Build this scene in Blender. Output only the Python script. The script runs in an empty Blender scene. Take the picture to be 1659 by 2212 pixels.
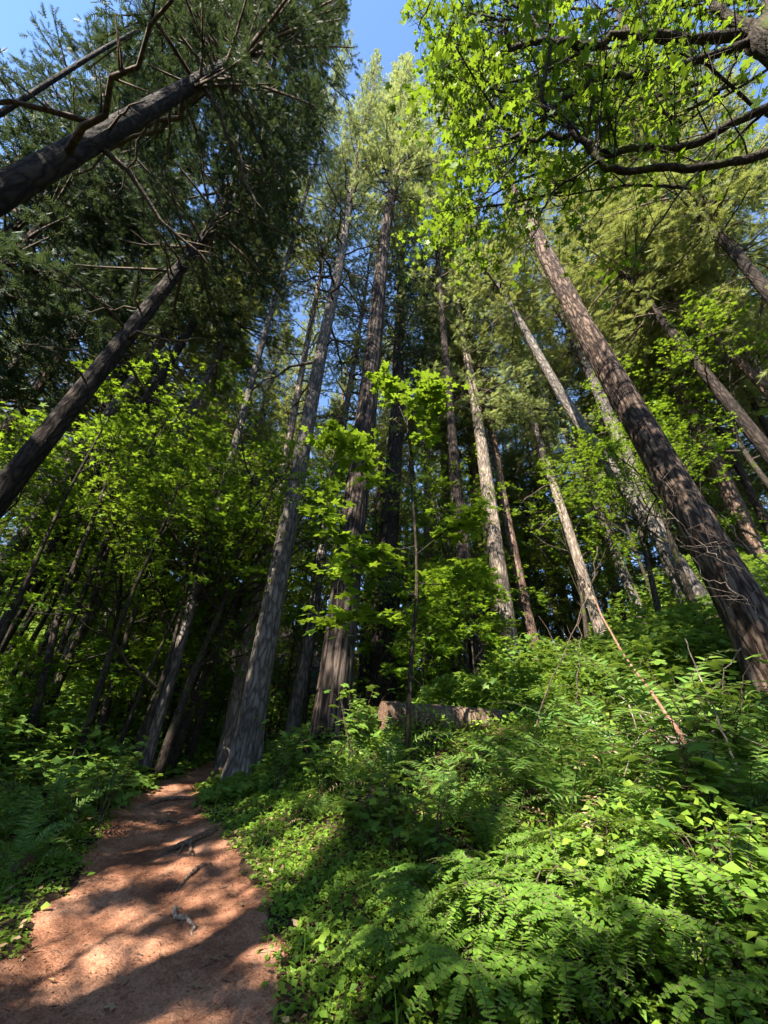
import bpy, math, numpy as np
from mathutils import Vector, Matrix, noise as mnoise
R_ = np.random.default_rng(11)
C = bpy.context.scene.collection
sc = bpy.context.scene

# ------------------------------------------------------------------ camera
PW, PH, FP = 1659.0, 2212.0, 829.0          # photo measured on a 1659 x 2212 sheet
CAM = np.array([0.0, 0.0, 1.5])
PITCH, ROLL = math.radians(30.0), math.radians(3.5)
_f = np.array([0, math.cos(PITCH), math.sin(PITCH)])
_u0 = np.array([0, -math.sin(PITCH), math.cos(PITCH)])
_r0 = np.array([1.0, 0, 0])
CR = _r0*math.cos(ROLL) + _u0*math.sin(ROLL)
CU = -_r0*math.sin(ROLL) + _u0*math.cos(ROLL)
cam = bpy.data.cameras.new('camera'); cam.sensor_fit = 'HORIZONTAL'; cam.sensor_width = 36
cam.lens = 36*FP/PW; cam.clip_start = 0.05; cam.clip_end = 1000
co = bpy.data.objects.new('camera', cam); C.objects.link(co)
M = Matrix.Identity(4)
for i in range(3):
    M[i][0], M[i][1], M[i][2], M[i][3] = CR[i], CU[i], -_f[i], CAM[i]
co.matrix_world = M
sc.camera = co

# ------------------------------------------------------------------ light
SUN_AZ, SUN_EL = math.radians(214), math.radians(43)     # azimuth clockwise from +Y
S = np.array([math.sin(SUN_AZ)*math.cos(SUN_EL), math.cos(SUN_AZ)*math.cos(SUN_EL), math.sin(SUN_EL)])
w = bpy.data.worlds.new("World"); sc.world = w; w.use_nodes = True
nt = w.node_tree; bg = nt.nodes['Background']
sky = nt.nodes.new('ShaderNodeTexSky'); sky.sky_type = 'NISHITA'; sky.sun_disc = False
sky.sun_elevation = SUN_EL; sky.sun_rotation = SUN_AZ
sky.air_density = 1.0; sky.dust_density = 0.0; sky.ozone_density = 4.5
nt.links.new(sky.outputs[0], bg.inputs[0]); bg.inputs[1].default_value = 0.10
sun = bpy.data.lights.new('sun', 'SUN'); sun.energy = 5.0; sun.angle = math.radians(0.45); sun.color = (1, 0.93, 0.80)
so = bpy.data.objects.new('sun', sun); C.objects.link(so)
so.rotation_euler = Vector(S).to_track_quat('Z', 'Y').to_euler(); so.location = (-20, -30, 60)
sc.view_settings.view_transform = 'Standard'; sc.view_settings.look = 'None'
sc.view_settings.exposure = 2.2; sc.view_settings.gamma = 1
sc.cycles.max_bounces = 8; sc.cycles.diffuse_bounces = 4; sc.cycles.transmission_bounces = 5
sc.cycles.use_denoising = True; sc.cycles.sample_clamp_indirect = 6
sc.cycles.use_adaptive_sampling = True; sc.cycles.adaptive_threshold = 0.02

# ------------------------------------------------------------------ maths helpers
def nz(a): return a/np.maximum(np.linalg.norm(a, axis=-1, keepdims=True), 1e-9)
def ray(px, py): return nz((px-PW/2)*CR + (PH/2-py)*CU + FP*_f)
def at(px, py, D):                    # point on the ray at horizontal distance D
    r = ray(px, py); return CAM + r*(D/math.hypot(r[0], r[1]))
def atr(px, py, L): return CAM + ray(px, py)*L
def proj(p):
    q = np.asarray(p)-CAM; d = q@_f
    return PW/2+FP*(q@CR)/d, PH/2-FP*(q@CU)/d, d

def hp(y):                            # height along the path
    y = np.asarray(y, float)
    return np.where(y < 0, .02*y, np.where(y < 11, .05*y, .55+.03*(y-11))) + np.where(y > 25, .14*(np.minimum(y, 90)-25), 0)
def hit0(px, py):
    r = ray(px, py); t = 0.5
    for _ in range(20000):
        p = CAM+r*t
        if p[2] < hp(p[1]): return p
        t += .01
EL = [(-330, 2300), (-180, 2180), (0, 2065), (50, 1950), (150, 1890), (165, 1850), (225, 1770), (260, 1730), (295, 1706)]
ER = [(690, 2300), (655, 2212), (615, 2025), (582, 1925), (550, 1865), (500, 1800), (452, 1765), (442, 1735), (446, 1700)]
eL = np.array([hit0(*p) for p in EL]); eR = np.array([hit0(*p) for p in ER])
def _ext(e, x0, ye, xe): return np.concatenate([[-8.], e[:, 1], ye]), np.concatenate([[x0], e[:, 0], xe])
yl, xlv = _ext(eL, eL[0, 0]+.2, [14, 18, 24, 60], [-4.6, -3.0, 1, 22])
yr, xrv = _ext(eR, eR[0, 0]+.4, [12.5, 16, 22, 60], [-2.6, -1.0, 3, 24])
def xl(y): return np.interp(y, yl, xlv)
def xr(y): return np.interp(y, yr, xrv)
def vnoise(x, y, s=1.0, seed=0):       # cheap smooth noise, -1..1
    x = np.asarray(x, float)*s+seed*17.3; y = np.asarray(y, float)*s-seed*9.1
    xi = np.floor(x); yi = np.floor(y); fx = x-xi; fy = y-yi
    fx = fx*fx*(3-2*fx); fy = fy*fy*(3-2*fy)
    def h(a, b):
        v = np.sin(a*127.1+b*311.7+seed*74.7)*43758.5453; return (v-np.floor(v))*2-1
    return (h(xi, yi)*(1-fx)+h(xi+1, yi)*fx)*(1-fy)+(h(xi, yi+1)*(1-fx)+h(xi+1, yi+1)*fx)*fy
def gz(x, y):
    x = np.asarray(x, float); y = np.asarray(y, float)
    ur = x-xr(y); ul = xl(y)-x
    ur_ = np.minimum(np.maximum(ur, 0), 45); ul_ = np.maximum(ul, 0)
    z = hp(y) + .31*(np.sqrt(ur_**2+.09)-.3)+.004*ur_**2 + np.minimum(.12*(np.sqrt(ul_**2+.04)-.2)+.003*ul_**2, 12)
    off = np.clip(np.maximum(ur, ul)/1.0, 0, 1)
    z = z + .60*np.exp(-(((x-.45)/1.0)**2+((y-6.6)/.9)**2)) + .12*np.exp(-(((x-2.)/.8)**2+((y-7.5)/.9)**2))
    z = z + off*(.10*vnoise(x, y, .6, 1)+.22*vnoise(x, y, .17, 2)) - .22*np.clip((np.minimum(-ur, -ul)-.12)/.25, 0, 1)
    return z
def hit(px, py):
    r = ray(px, py); t = 0.5
    while t < 150:
        p = CAM+r*t
        if p[2] < gz(p[0], p[1]): return p
        t += .02+t*.002
    return CAM+r*150

# ------------------------------------------------------------------ mesh helpers
class MB:
    def __init__(s): s.V = []; s.F = []; s.M = []; s.n = 0
    def add(s, V, F, m=0):
        if len(V) == 0: return s
        V = np.asarray(V, float).reshape(-1, 3); F = np.asarray(F, np.int64).reshape(-1, 3)
        s.V.append(V); s.F.append(F+s.n); s.M.append(np.full(len(F), m, np.int32)); s.n += len(V); return s
    def mesh(s, name, mats, smooth=False):
        me = bpy.data.meshes.new(name)
        V = np.concatenate(s.V); F = np.concatenate(s.F); m = np.concatenate(s.M)
        me.vertices.add(len(V)); me.vertices.foreach_set('co', V.astype(np.float32).ravel())
        me.loops.add(len(F)*3); me.loops.foreach_set('vertex_index', F.astype(np.int32).ravel())
        me.polygons.add(len(F)); me.polygons.foreach_set('loop_start', np.arange(0, len(F)*3, 3, dtype=np.int32))
        me.polygons.foreach_set('material_index', m)
        if smooth: me.polygons.foreach_set('use_smooth', np.ones(len(F), bool))
        me.update(calc_edges=True)
        for mm in (mats if isinstance(mats, (list, tuple)) else [mats]): me.materials.append(mm)
        return me
def link(name, me, parent=None, loc=None):
    o = bpy.data.objects.new(name, me); C.objects.link(o)
    if parent is not None: o.parent = parent
    if loc is not None: o.location = loc
    return o
def tag(o, label=None, cat=None, group=None, kind=None):
    if label: o['label'] = label
    if cat: o['category'] = cat
    if group: o['group'] = group
    if kind: o['kind'] = kind
    return o
def thing(name, loc, label, cat, group=None, zdir=None, rz=0.0, scale=1.0):
    o = bpy.data.objects.new(name, None); C.objects.link(o); o.empty_display_size = .1
    o.location = Vector([float(v) for v in loc])
    q = Matrix.Rotation(rz, 3, 'Z').to_quaternion()
    if zdir is not None: q = Vector(zdir).to_track_quat('Z', 'Y') @ q
    o.rotation_mode = 'QUATERNION'; o.rotation_quaternion = q; o.scale = (scale,)*3
    return tag(o, label, cat, group)

def tube(P, r, n=6, cap=True, rough=0.0, seed=0):
    P = np.asarray(P, float); k = len(P); r = np.broadcast_to(np.asarray(r, float), (k,))
    T = nz(np.gradient(P, axis=0)); ref = np.array([0, 0, 1.]) if abs(T[0, 2]) < .9 else np.array([1., 0, 0])
    a = nz(np.cross(T, ref)); b = np.cross(T, a)
    th = np.linspace(0, 2*np.pi, n, endpoint=False)
    rr = r[:, None]*np.ones((1, n))
    if rough: rr = rr*(1+rough*np.random.default_rng(seed).normal(size=(k, n)))
    V = P[:, None]+rr[..., None]*(np.cos(th)[None, :, None]*a[:, None]+np.sin(th)[None, :, None]*b[:, None])
    i = np.arange(k-1)[:, None]*n; j = np.arange(n)[None]; j2 = (j+1) % n
    F = np.concatenate([np.stack([i+j, i+j2, i+n+j2], -1).reshape(-1, 3), np.stack([i+j, i+n+j2, i+n+j], -1).reshape(-1, 3)])
    V = V.reshape(-1, 3)
    if cap:
        V = np.concatenate([V, P[:1], P[-1:]]); c0 = k*n
        F = np.concatenate([F, np.stack([np.full(n, c0), j2[0], j[0]], -1), np.stack([np.full(n, c0+1), (k-1)*n+j[0], (k-1)*n+j2[0]], -1)])
    return V, F
def spline(pts, n):
    pts = np.asarray(pts, float); k = len(pts)
    if k < 3: return pts[0]+(pts[-1]-pts[0])*np.linspace(0, 1, n)[:, None]
    out = []; Pp = np.concatenate([[2*pts[0]-pts[1]], pts, [2*pts[-1]-pts[-2]]])
    for t in np.linspace(0, k-1, n):
        i = min(int(t), k-2); f = t-i; p0, p1, p2, p3 = Pp[i:i+4]
        out.append(.5*((2*p1)+(-p0+p2)*f+(2*p0-5*p1+4*p2-p3)*f*f+(-p0+3*p1-3*p2+p3)*f**3))
    return np.array(out)
def inst(T, pos, fwd, nrm, scale):
    tV, tF = T; n = len(pos)
    if n == 0: return np.zeros((0, 3)), np.zeros((0, 3), int)
    nrm = nz(nrm); f = nz(fwd-(fwd*nrm).sum(-1, keepdims=True)*nrm); s = np.cross(f, nrm)
    scale = np.broadcast_to(np.asarray(scale, float), (n,))
    V = pos[:, None]+scale[:, None, None]*(tV[None, :, 0:1]*s[:, None]+tV[None, :, 1:2]*f[:, None]+tV[None, :, 2:3]*nrm[:, None])
    F = tF[None]+(np.arange(n)*len(tV))[:, None, None]
    return V.reshape(-1, 3), F.reshape(-1, 3)

# ------------------------------------------------------------------ leaf templates
def fan(pts, cy=0.0, cup=-.12):
    pts = np.asarray(pts, float); n = len(pts)
    V = np.concatenate([[[0, cy]], pts]); r2 = (V**2).sum(1)
    V = np.column_stack([V, cup*r2]); F = [[0, 1+i, 1+(i+1) % n] for i in range(n)]
    return V, np.array(F)
def palmate(lobes, sinus, shoulder=None):
    pts = []; n = len(lobes)
    for i, (a, r) in enumerate(lobes):
        a_ = math.radians(a)
        if shoulder:
            for da, k in ((-shoulder[0], shoulder[1]), (0, 1), (shoulder[0], shoulder[1])):
                t = math.radians(a+da); pts.append((r*k*math.cos(t), r*k*math.sin(t)))
        else: pts.append((r*math.cos(a_), r*math.sin(a_)))
        if i < n-1:
            t = math.radians((a+lobes[i+1][0])/2); pts.append((sinus*math.cos(t), sinus*math.sin(t)))
    pts.append((0, -.12))
    return pts
LOB = [(-28, .62), (35, .92), (90, 1.05), (145, .92), (208, .62)]
T_MAPLE = fan(palmate(LOB, .43, (16, .74)), .05)
T_MAPLE_S = fan(palmate(LOB, .36), .05)
T_THIMBLE = fan(palmate([(-35, .72), (32, .86), (90, 1.0), (148, .86), (215, .72)], .62, (13, .93)), .05, -.22)
T_THIM_S = fan(palmate([(-30, .75), (32, .88), (90, 1.0), (148, .88), (210, .75)], .6), .05, -.2)
T_OVATE = (np.array([[0, 0, 0], [.32, .38, .06], [0, 1, -.1], [-.32, .38, .06], [0, .45, -.03]]), np.array([[0, 1, 4], [1, 2, 4], [2, 3, 4], [3, 0, 4]]))
def _trifol():
    V = []; F = []
    for a in (0, 100, -100):
        t = math.radians(a); c, s_ = math.cos(t), math.sin(t)
        b = T_OVATE[0].copy()*.75; b = np.column_stack([b[:, 0]*c-b[:, 1]*s_, b[:, 0]*s_+b[:, 1]*c, b[:, 2]])
        F.append(T_OVATE[1]+5*len(V)); V.append(b)
    return np.concatenate(V), np.concatenate(F)
T_TRI = _trifol()
def _spray():
    V = [[-.05, 0, 0], [.05, 0, 0], [0, 1, -.08], [0, .5, .02]]; F = [[0, 1, 3], [1, 2, 3], [2, 0, 3]]
    for k, (y, l) in enumerate(((.12, .42), (.34, .48), (.56, .38), (.76, .24))):
        for sd in (-1, 1):
            b = len(V); dx, dy = sd*math.sin(.85)*l, math.cos(.85)*l
            V += [[0, y-.07, 0], [0, y+.07, 0], [dx, y+dy, -.06]]; F.append([b, b+1, b+2] if sd > 0 else [b+1, b, b+2])
    return np.array(V, float), np.array(F)
T_SPRAY = _spray()

# ------------------------------------------------------------------ materials
def N(nt, t, **kw):
    n = nt.nodes.new(t)
    for k, v in kw.items(): setattr(n, k, v)
    return n
def newmat(name):
    m = bpy.data.materials.new(name); m.use_nodes = True; t = m.node_tree; t.nodes.clear()
    return m, t, N(t, 'ShaderNodeOutputMaterial')
def ramp(t, stops, interp='LINEAR'):
    r = N(t, 'ShaderNodeValToRGB'); e = r.color_ramp; e.interpolation = interp
    while len(e.elements) < len(stops): e.elements.new(.5)
    for el, (p, c) in zip(e.elements, stops): el.position = p; el.color = (*c, 1)
    return r
def leaf_mat(name, cols, tcol, tfac=.42, rough=.6, spec=.18):
    m, t, out = newmat(name); L = t.links
    g = N(t, 'ShaderNodeNewGeometry'); oi = N(t, 'ShaderNodeObjectInfo')
    mx = N(t, 'ShaderNodeMath', operation='MULTIPLY_ADD'); mx.inputs[1].default_value = .35
    L.new(oi.outputs['Random'], mx.inputs[0]); m2 = N(t, 'ShaderNodeMath', operation='MULTIPLY_ADD'); m2.inputs[1].default_value = .65
    L.new(g.outputs['Random Per Island'], m2.inputs[0]); L.new(mx.outputs[0], m2.inputs[2]); mx.inputs[2].default_value = 0
    r = ramp(t, [(i/(len(cols)-1), c) for i, c in enumerate(cols)]); L.new(m2.outputs[0], r.inputs[0])
    p = N(t, 'ShaderNodeBsdfPrincipled'); p.inputs['Roughness'].default_value = rough; p.inputs['Specular IOR Level'].default_value = spec
    L.new(r.outputs[0], p.inputs['Base Color'])
    tr = N(t, 'ShaderNodeBsdfTranslucent')
    mc = N(t, 'ShaderNodeMix', data_type='RGBA', blend_type='MULTIPLY'); mc.inputs[0].default_value = 1
    sc2 = N(t, 'ShaderNodeMix', data_type='RGBA', blend_type='MIX'); sc2.inputs[0].default_value = .55
    L.new(r.outputs[0], sc2.inputs[6]); sc2.inputs[7].default_value = (*tcol, 1)
    L.new(sc2.outputs[2], tr.inputs[0])
    ms = N(t, 'ShaderNodeMixShader'); ms.inputs[0].default_value = tfac
    L.new(p.outputs[0], ms.inputs[1]); L.new(tr.outputs[0], ms.inputs[2]); L.new(ms.outputs[0], out.inputs[0])
    return m
def bark_mat(name, dark, mid, light, zs=.27, sc_=9., bump=.9, moss=None, moss_amt=.5, lichen=0.0):
    m, t, out = newmat(name); L = t.links
    tc = N(t, 'ShaderNodeTexCoord'); mp = N(t, 'ShaderNodeMapping'); mp.inputs['Scale'].default_value = (1, 1, zs)
    L.new(tc.outputs['Object'], mp.inputs[0])
    wn = N(t, 'ShaderNodeTexNoise'); wn.inputs['Scale'].default_value = sc_*.6; wn.inputs['Detail'].default_value = 3
    L.new(mp.outputs[0], wn.inputs[0])
    ad = N(t, 'ShaderNodeMix', data_type='RGBA', blend_type='LINEAR_LIGHT'); ad.inputs[0].default_value = .12
    L.new(mp.outputs[0], ad.inputs[6]); L.new(wn.outputs['Color'], ad.inputs[7])
    v = N(t, 'ShaderNodeTexVoronoi', feature='DISTANCE_TO_EDGE'); v.inputs['Scale'].default_value = sc_; L.new(ad.outputs[2], v.inputs[0])
    n1 = N(t, 'ShaderNodeTexNoise'); n1.inputs['Scale'].default_value = sc_*2.2; n1.inputs['Detail'].default_value = 6; n1.inputs['Roughness'].default_value = .7
    L.new(mp.outputs[0], n1.inputs[0])
    hm = N(t, 'ShaderNodeMath', operation='MULTIPLY_ADD'); hm.inputs[1].default_value = 1.6
    sm = N(t, 'ShaderNodeMath', operation='MINIMUM'); sm.inputs[1].default_value = .35; L.new(v.outputs[0], sm.inputs[0])
    L.new(sm.outputs[0], hm.inputs[0]); L.new(n1.outputs[0], hm.inputs[2])
    r = ramp(t, [(.32, dark), (.62, mid), (.95, light)]); L.new(hm.outputs[0], r.inputs[0]); col = r.outputs[0]
    n2 = N(t, 'ShaderNodeTexNoise'); n2.inputs['Scale'].default_value = 1.3; n2.inputs['Detail'].default_value = 5; L.new(tc.outputs['Object'], n2.inputs[0])
    r2 = ramp(t, [(.3, (.7, .7, .72)), (.7, (1.2, 1.15, 1.1))]); L.new(n2.outputs[0], r2.inputs[0])
    mm = N(t, 'ShaderNodeMix', data_type='RGBA', blend_type='MULTIPLY'); mm.inputs[0].default_value = 1
    L.new(col, mm.inputs[6]); L.new(r2.outputs[0], mm.inputs[7]); col = mm.outputs[2]
    if moss:
        n3 = N(t, 'ShaderNodeTexNoise'); n3.inputs['Scale'].default_value = 2.5; n3.inputs['Detail'].default_value = 6; L.new(tc.outputs['Object'], n3.inputs[0])
        r3 = ramp(t, [(1-moss_amt-.06, (0, 0, 0)), (1-moss_amt+.06, (1, 1, 1))]); L.new(n3.outputs[0], r3.inputs[0])
        m3 = N(t, 'ShaderNodeMix', data_type='RGBA'); L.new(r3.outputs[0], m3.inputs[0]); L.new(col, m3.inputs[6]); m3.inputs[7].default_value = (*moss, 1); col = m3.outputs[2]
    p = N(t, 'ShaderNodeBsdfPrincipled'); p.inputs['Roughness'].default_value = .9; p.inputs['Specular IOR Level'].default_value = .15
    L.new(col, p.inputs['Base Color'])
    b = N(t, 'ShaderNodeBump'); b.inputs['Strength'].default_value = bump; b.inputs['Distance'].default_value = .05
    L.new(hm.outputs[0], b.inputs['Height']); L.new(b.outputs[0], p.inputs['Normal']); L.new(p.outputs[0], out.inputs[0])
    return m
def ground_mat(name, cols, s1=14, s2=90, bump=.5, dist=.02):
    m, t, out = newmat(name); L = t.links
    tc = N(t, 'ShaderNodeTexCoord')
    n1 = N(t, 'ShaderNodeTexNoise'); n1.inputs['Scale'].default_value = s1*.12; n1.inputs['Detail'].default_value = 8; n1.inputs['Roughness'].default_value = .65
    n2 = N(t, 'ShaderNodeTexNoise'); n2.inputs['Scale'].default_value = s2; n2.inputs['Detail'].default_value = 4
    v = N(t, 'ShaderNodeTexVoronoi'); v.inputs['Scale'].default_value = s2*.55
    for q in (n1, n2, v): L.new(tc.outputs['Object'], q.inputs[0])
    a = N(t, 'ShaderNodeMath', operation='MULTIPLY_ADD'); a.inputs[1].default_value = .5; L.new(n2.outputs[0], a.inputs[0]); L.new(n1.outputs[0], a.inputs[2])
    r = ramp(t, [(.53+.19*i, c) for i, c in enumerate(cols)]); L.new(a.outputs[0], r.inputs[0])
    vr = ramp(t, [(0, (.72, .66, .62)), (.5, (1.15, 1.1, 1.08))]); L.new(v.outputs['Color'], vr.inputs[0])
    mm = N(t, 'ShaderNodeMix', data_type='RGBA', blend_type='MULTIPLY'); mm.inputs[0].default_value = .8
    L.new(r.outputs[0], mm.inputs[6]); L.new(vr.outputs[0], mm.inputs[7])
    p = N(t, 'ShaderNodeBsdfPrincipled'); p.inputs['Roughness'].default_value = .95; p.inputs['Specular IOR Level'].default_value = .1
    L.new(mm.outputs[2], p.inputs['Base Color'])
    b = N(t, 'ShaderNodeBump'); b.inputs['Strength'].default_value = bump; b.inputs['Distance'].default_value = dist
    L.new(a.outputs[0], b.inputs['Height']); L.new(b.outputs[0], p.inputs['Normal']); L.new(p.outputs[0], out.inputs[0])
    return m
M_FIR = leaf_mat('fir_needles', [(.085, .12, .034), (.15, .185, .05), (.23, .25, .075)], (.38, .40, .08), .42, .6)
M_FIRPAINTLIT = leaf_mat('fir_needles_painted_light', [(.105, .15, .05), (.175, .215, .075), (.27, .30, .11)], (.42, .46, .12), .48, .6)  # lighter copy of the needle colour: sunlight painted into the central fir crowns
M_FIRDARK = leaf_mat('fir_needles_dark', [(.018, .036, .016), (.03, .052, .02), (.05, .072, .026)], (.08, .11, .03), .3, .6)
M_MAPLE = leaf_mat('maple_leaves', [(.06, .125, .012), (.10, .185, .015), (.17, .26, .02)], (.30, .42, .02), .42, .45)
M_MAPLED = leaf_mat('maple_leaves_deep', [(.05, .115, .012), (.08, .165, .015), (.13, .225, .02)], (.32, .46, .02), .45, .45)
M_SHRUB = leaf_mat('shrub_leaves', [(.06, .125, .024), (.10, .185, .03), (.16, .25, .04)], (.32, .43, .04), .38, .5)
M_HERB = leaf_mat('herb_leaves', [(.075, .155, .024), (.125, .225, .028), (.21, .30, .035)], (.38, .5, .04), .38, .5)
M_MAID = leaf_mat('maidenhair_leaves', [(.075, .16, .022), (.12, .22, .03), (.18, .28, .04)], (.34, .47, .04), .38, .5)
M_SWORD = leaf_mat('sword_fern_leaves', [(.06, .14, .03), (.10, .19, .035), (.16, .24, .04)], (.3, .42, .05), .35, .45)
M_DEADLEAF = leaf_mat('dry_leaves', [(.22, .13, .07), (.32, .20, .11), (.42, .30, .19)], (.3, .2, .1), .15, .8, .1)
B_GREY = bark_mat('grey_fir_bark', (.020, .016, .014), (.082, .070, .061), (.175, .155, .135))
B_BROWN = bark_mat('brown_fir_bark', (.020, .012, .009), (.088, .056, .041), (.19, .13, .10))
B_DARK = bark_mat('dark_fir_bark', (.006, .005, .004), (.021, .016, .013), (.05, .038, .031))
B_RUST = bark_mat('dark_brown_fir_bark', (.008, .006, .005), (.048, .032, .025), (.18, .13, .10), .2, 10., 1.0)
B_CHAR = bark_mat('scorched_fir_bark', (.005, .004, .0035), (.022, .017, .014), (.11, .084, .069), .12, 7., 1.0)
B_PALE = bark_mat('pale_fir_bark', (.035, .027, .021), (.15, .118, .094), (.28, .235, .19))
B_MAPLE = bark_mat('mossy_maple_bark', (.010, .008, .006), (.03, .024, .018), (.065, .052, .04), .3, 14, .6, (.05, .06, .014), .40)
B_TWIG = bark_mat('twig_bark', (.03, .022, .016), (.07, .052, .038), (.12, .09, .07), .3, 20, .3)
B_DEADW = bark_mat('dead_wood', (.06, .046, .038), (.15, .12, .10), (.27, .225, .195), .2, 20, .4)
B_POLE = bark_mat('reddish_stalk', (.10, .05, .035), (.20, .105, .07), (.30, .18, .13), .2, 20, .3)
B_LOG = bark_mat('log_bark', (.035, .022, .015), (.12, .08, .055), (.22, .16, .115), .25, 10, .9, (.09, .12, .02), .42)
B_ROOT = bark_mat('root_bark', (.05, .028, .019), (.13, .08, .057), (.22, .15, .11), .2, 18, .5)
B_CUT = bark_mat('cut_wood', (.05, .03, .02), (.12, .07, .047), (.22, .145, .10), 1, 22, .6, (.06, .07, .02), .38)
M_SOIL = ground_mat('forest_soil', [(.012, .009, .006), (.03, .02, .013), (.055, .036, .022)], 10, 60)
M_PATH = ground_mat('path_dirt', [(.075, .034, .022), (.20, .094, .055), (.33, .18, .115)], 16, 70, .7, .03)
M_NEEDLE = leaf_mat('needle_litter', [(.10, .035, .018), (.19, .075, .038), (.30, .15, .085)], (.2, .1, .05), .05, .9, .1)
M_PETAL = leaf_mat('petals', [(.7, .7, .65), (.8, .8, .76), (.85, .85, .8)], (.7, .7, .6), .2)

# ------------------------------------------------------------------ ground, path
def warp(a, lo, hi, n, c):
    s = np.linspace(-1, 1, n); return np.where(s < 0, c-(c-lo)*np.abs(s)**2.3, c+(hi-c)*np.abs(s)**2.3)
gx = warp(0, -140, 140, 301, -1.); gy = warp(0, -60, 220, 301, 5.)
X, Y = np.meshgrid(gx, gy); Z = gz(X, Y)
ii = (np.arange(300)[:, None]*301+np.arange(300)[None]).ravel()
F = np.concatenate([np.stack([ii, ii+1, ii+302], -1), np.stack([ii, ii+302, ii+301], -1)])
tag(link('ground', MB().add(np.stack([X, Y, Z], -1), F).mesh('ground', M_SOIL, True)), kind='structure')
ny, nx = 420, 90
py_ = np.linspace(-4, 15, ny); tt = np.linspace(0, 1, nx)
wob = .10*vnoise(py_, py_*0, 1.7, 3)+.05*vnoise(py_, py_*0, 5., 4); wob2 = .10*vnoise(py_, py_*0, 1.6, 5)+.05*vnoise(py_, py_*0, 5., 6)
A, Bx = xl(py_)-.10+wob, xr(py_)+.10+wob2
X = A[:, None]+(Bx-A)[:, None]*tt[None]; Y = np.repeat(py_[:, None], nx, 1)
edge = np.minimum(tt, 1-tt)[None]
Z = hp(Y)-.07*np.clip(1-edge/.10, 0, 1)**1.5 - .05*np.sin(np.pi*tt)[None] + .03*vnoise(X, Y, 1.5, 8)+.018*vnoise(X, Y, 4.2, 9)+.010*vnoise(X, Y, 9., 10)+.005*vnoise(X, Y, 24., 12)
def path_z(x, y): return float(hp(y)) - .03
ii = (np.arange(ny-1)[:, None]*nx+np.arange(nx-1)[None]).ravel()
F = np.concatenate([np.stack([ii, ii+1, ii+nx+1], -1), np.stack([ii, ii+nx+1, ii+nx], -1)])
tag(link('path', MB().add(np.stack([X, Y, Z], -1), F).mesh('path', M_PATH, True)), kind='structure')
# needle litter lying on the path
def surf(x, y):
    a = np.interp(y, py_, A); b = np.interp(y, py_, Bx); u = (x-a)/(b-a)
    e = np.minimum(u, 1-u)
    return hp(y)-.07*np.clip(1-e/.10, 0, 1)**1.5 - .05*np.sin(np.pi*np.clip(u, 0, 1)) + .03*vnoise(x, y, 1.5, 8)+.018*vnoise(x, y, 4.2, 9)+.010*vnoise(x, y, 9., 10)
nl = 36000
y = 1.5+10*R_.random(nl)**1.5; u = R_.random(nl)
u = np.where(R_.random(nl) < .35, np.where(R_.random(nl) < .5, u**2.2*.5, 1-u**2.2*.5), u)
x = xl(y)+(xr(y)-xl(y))*u
keep = (vnoise(x, y, 2.2, 14)+.5*R_.normal(size=nl)) > -.25; x, y = x[keep], y[keep]; n = len(x)
th = R_.random(n)*6.283; pos = np.stack([x, y, surf(x, y)+.007], -1)
T_ND = (np.array([[-.12, 0, 0], [.12, 0, 0], [.05, 1, .12], [-.05, 1, .12]]), np.array([[0, 1, 2], [0, 2, 3]]))
fw = np.stack([np.cos(th), np.sin(th), .1*R_.normal(size=n)], -1); nr = np.array([0, 0, 1.])+.45*R_.normal(size=(n, 3))
tag(link('needle_litter', MB().add(*inst(T_ND, pos, fw, nr, .007+.024*R_.random(n)**2)).mesh('needle_litter', M_NEEDLE)), 'red brown fallen needles and crumbs scattered over the dirt path', 'needle litter', kind='stuff')

REP = []
def note(o, prefix, p=None, up=.3): REP.append((o, prefix, np.array(o.location)+[0, 0, up] if p is None else np.array(p)))
n = 420; y = 1.8+8*R_.random(n)**1.4; x = xl(y)+(xr(y)-xl(y))*R_.random(n); th = R_.random(n)*6.283
T_TW = (np.array([[-.035, 0, 0], [.035, 0, 0], [.06, .5, .05], [-.01, .5, .05], [.03, 1, 0], [0, .5, -.04]]), np.array([[0, 1, 2], [0, 2, 3], [3, 2, 4], [0, 3, 5], [1, 5, 2]]))
tag(link('twig_litter', MB().add(*inst(T_TW, np.stack([x, y, surf(x, y)+.005], -1), np.stack([np.cos(th), np.sin(th), 0*th], -1), np.array([0, 0, 1.])+.2*R_.normal(size=(n, 3)), .02+.10*R_.random(n)**2)).mesh('twig_litter', B_TWIG)), 'small broken twigs and bark bits lying on the dirt path', 'twigs', kind='stuff')

# ------------------------------------------------------------------ sunny gaps: columns towards the sun where foliage is cut away for lit patches
GAPS = []
def gap(px, py, r, D=None, up=0.0):
    p = hit(px, py) if D is None else at(px, py, D); GAPS.append((p+[0, 0, up], r+(.22 if up or D else .04))); return p
def in_gap(P):
    m = np.zeros(len(P), bool)
    for g, r in GAPS:
        q = P-g; d = q@S; m |= (np.linalg.norm(q-d[:, None]*S, axis=1) < r) & (d > 1.5)
    return m
def stripe(a, b, r, n=7):
    for k in range(n): gap(a[0]+(b[0]-a[0])*k/(n-1), a[1]+(b[1]-a[1])*k/(n-1), r*(1.05+.6*abs(math.sin(k*2.3+a[0]))))
for a_, b_, r_ in (((40, 2010), (560, 1872), .13), ((110, 1965), (420, 1905), .09), ((0, 2105), (470, 1985), .10), ((330, 1738), (440, 1712), .12), ((300, 1712), (430, 1700), .10), ((390, 1850), (520, 1815), .07), ((340, 1790), (440, 1765), .06),
                   ((40, 2185), (400, 2095), .075), ((250, 2200), (570, 2085), .06), ((420, 2140), (590, 2060), .05), ((20, 2140), (300, 2075), .05), ((250, 1830), (330, 1810), .04)): stripe(a_, b_, r_)
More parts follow.
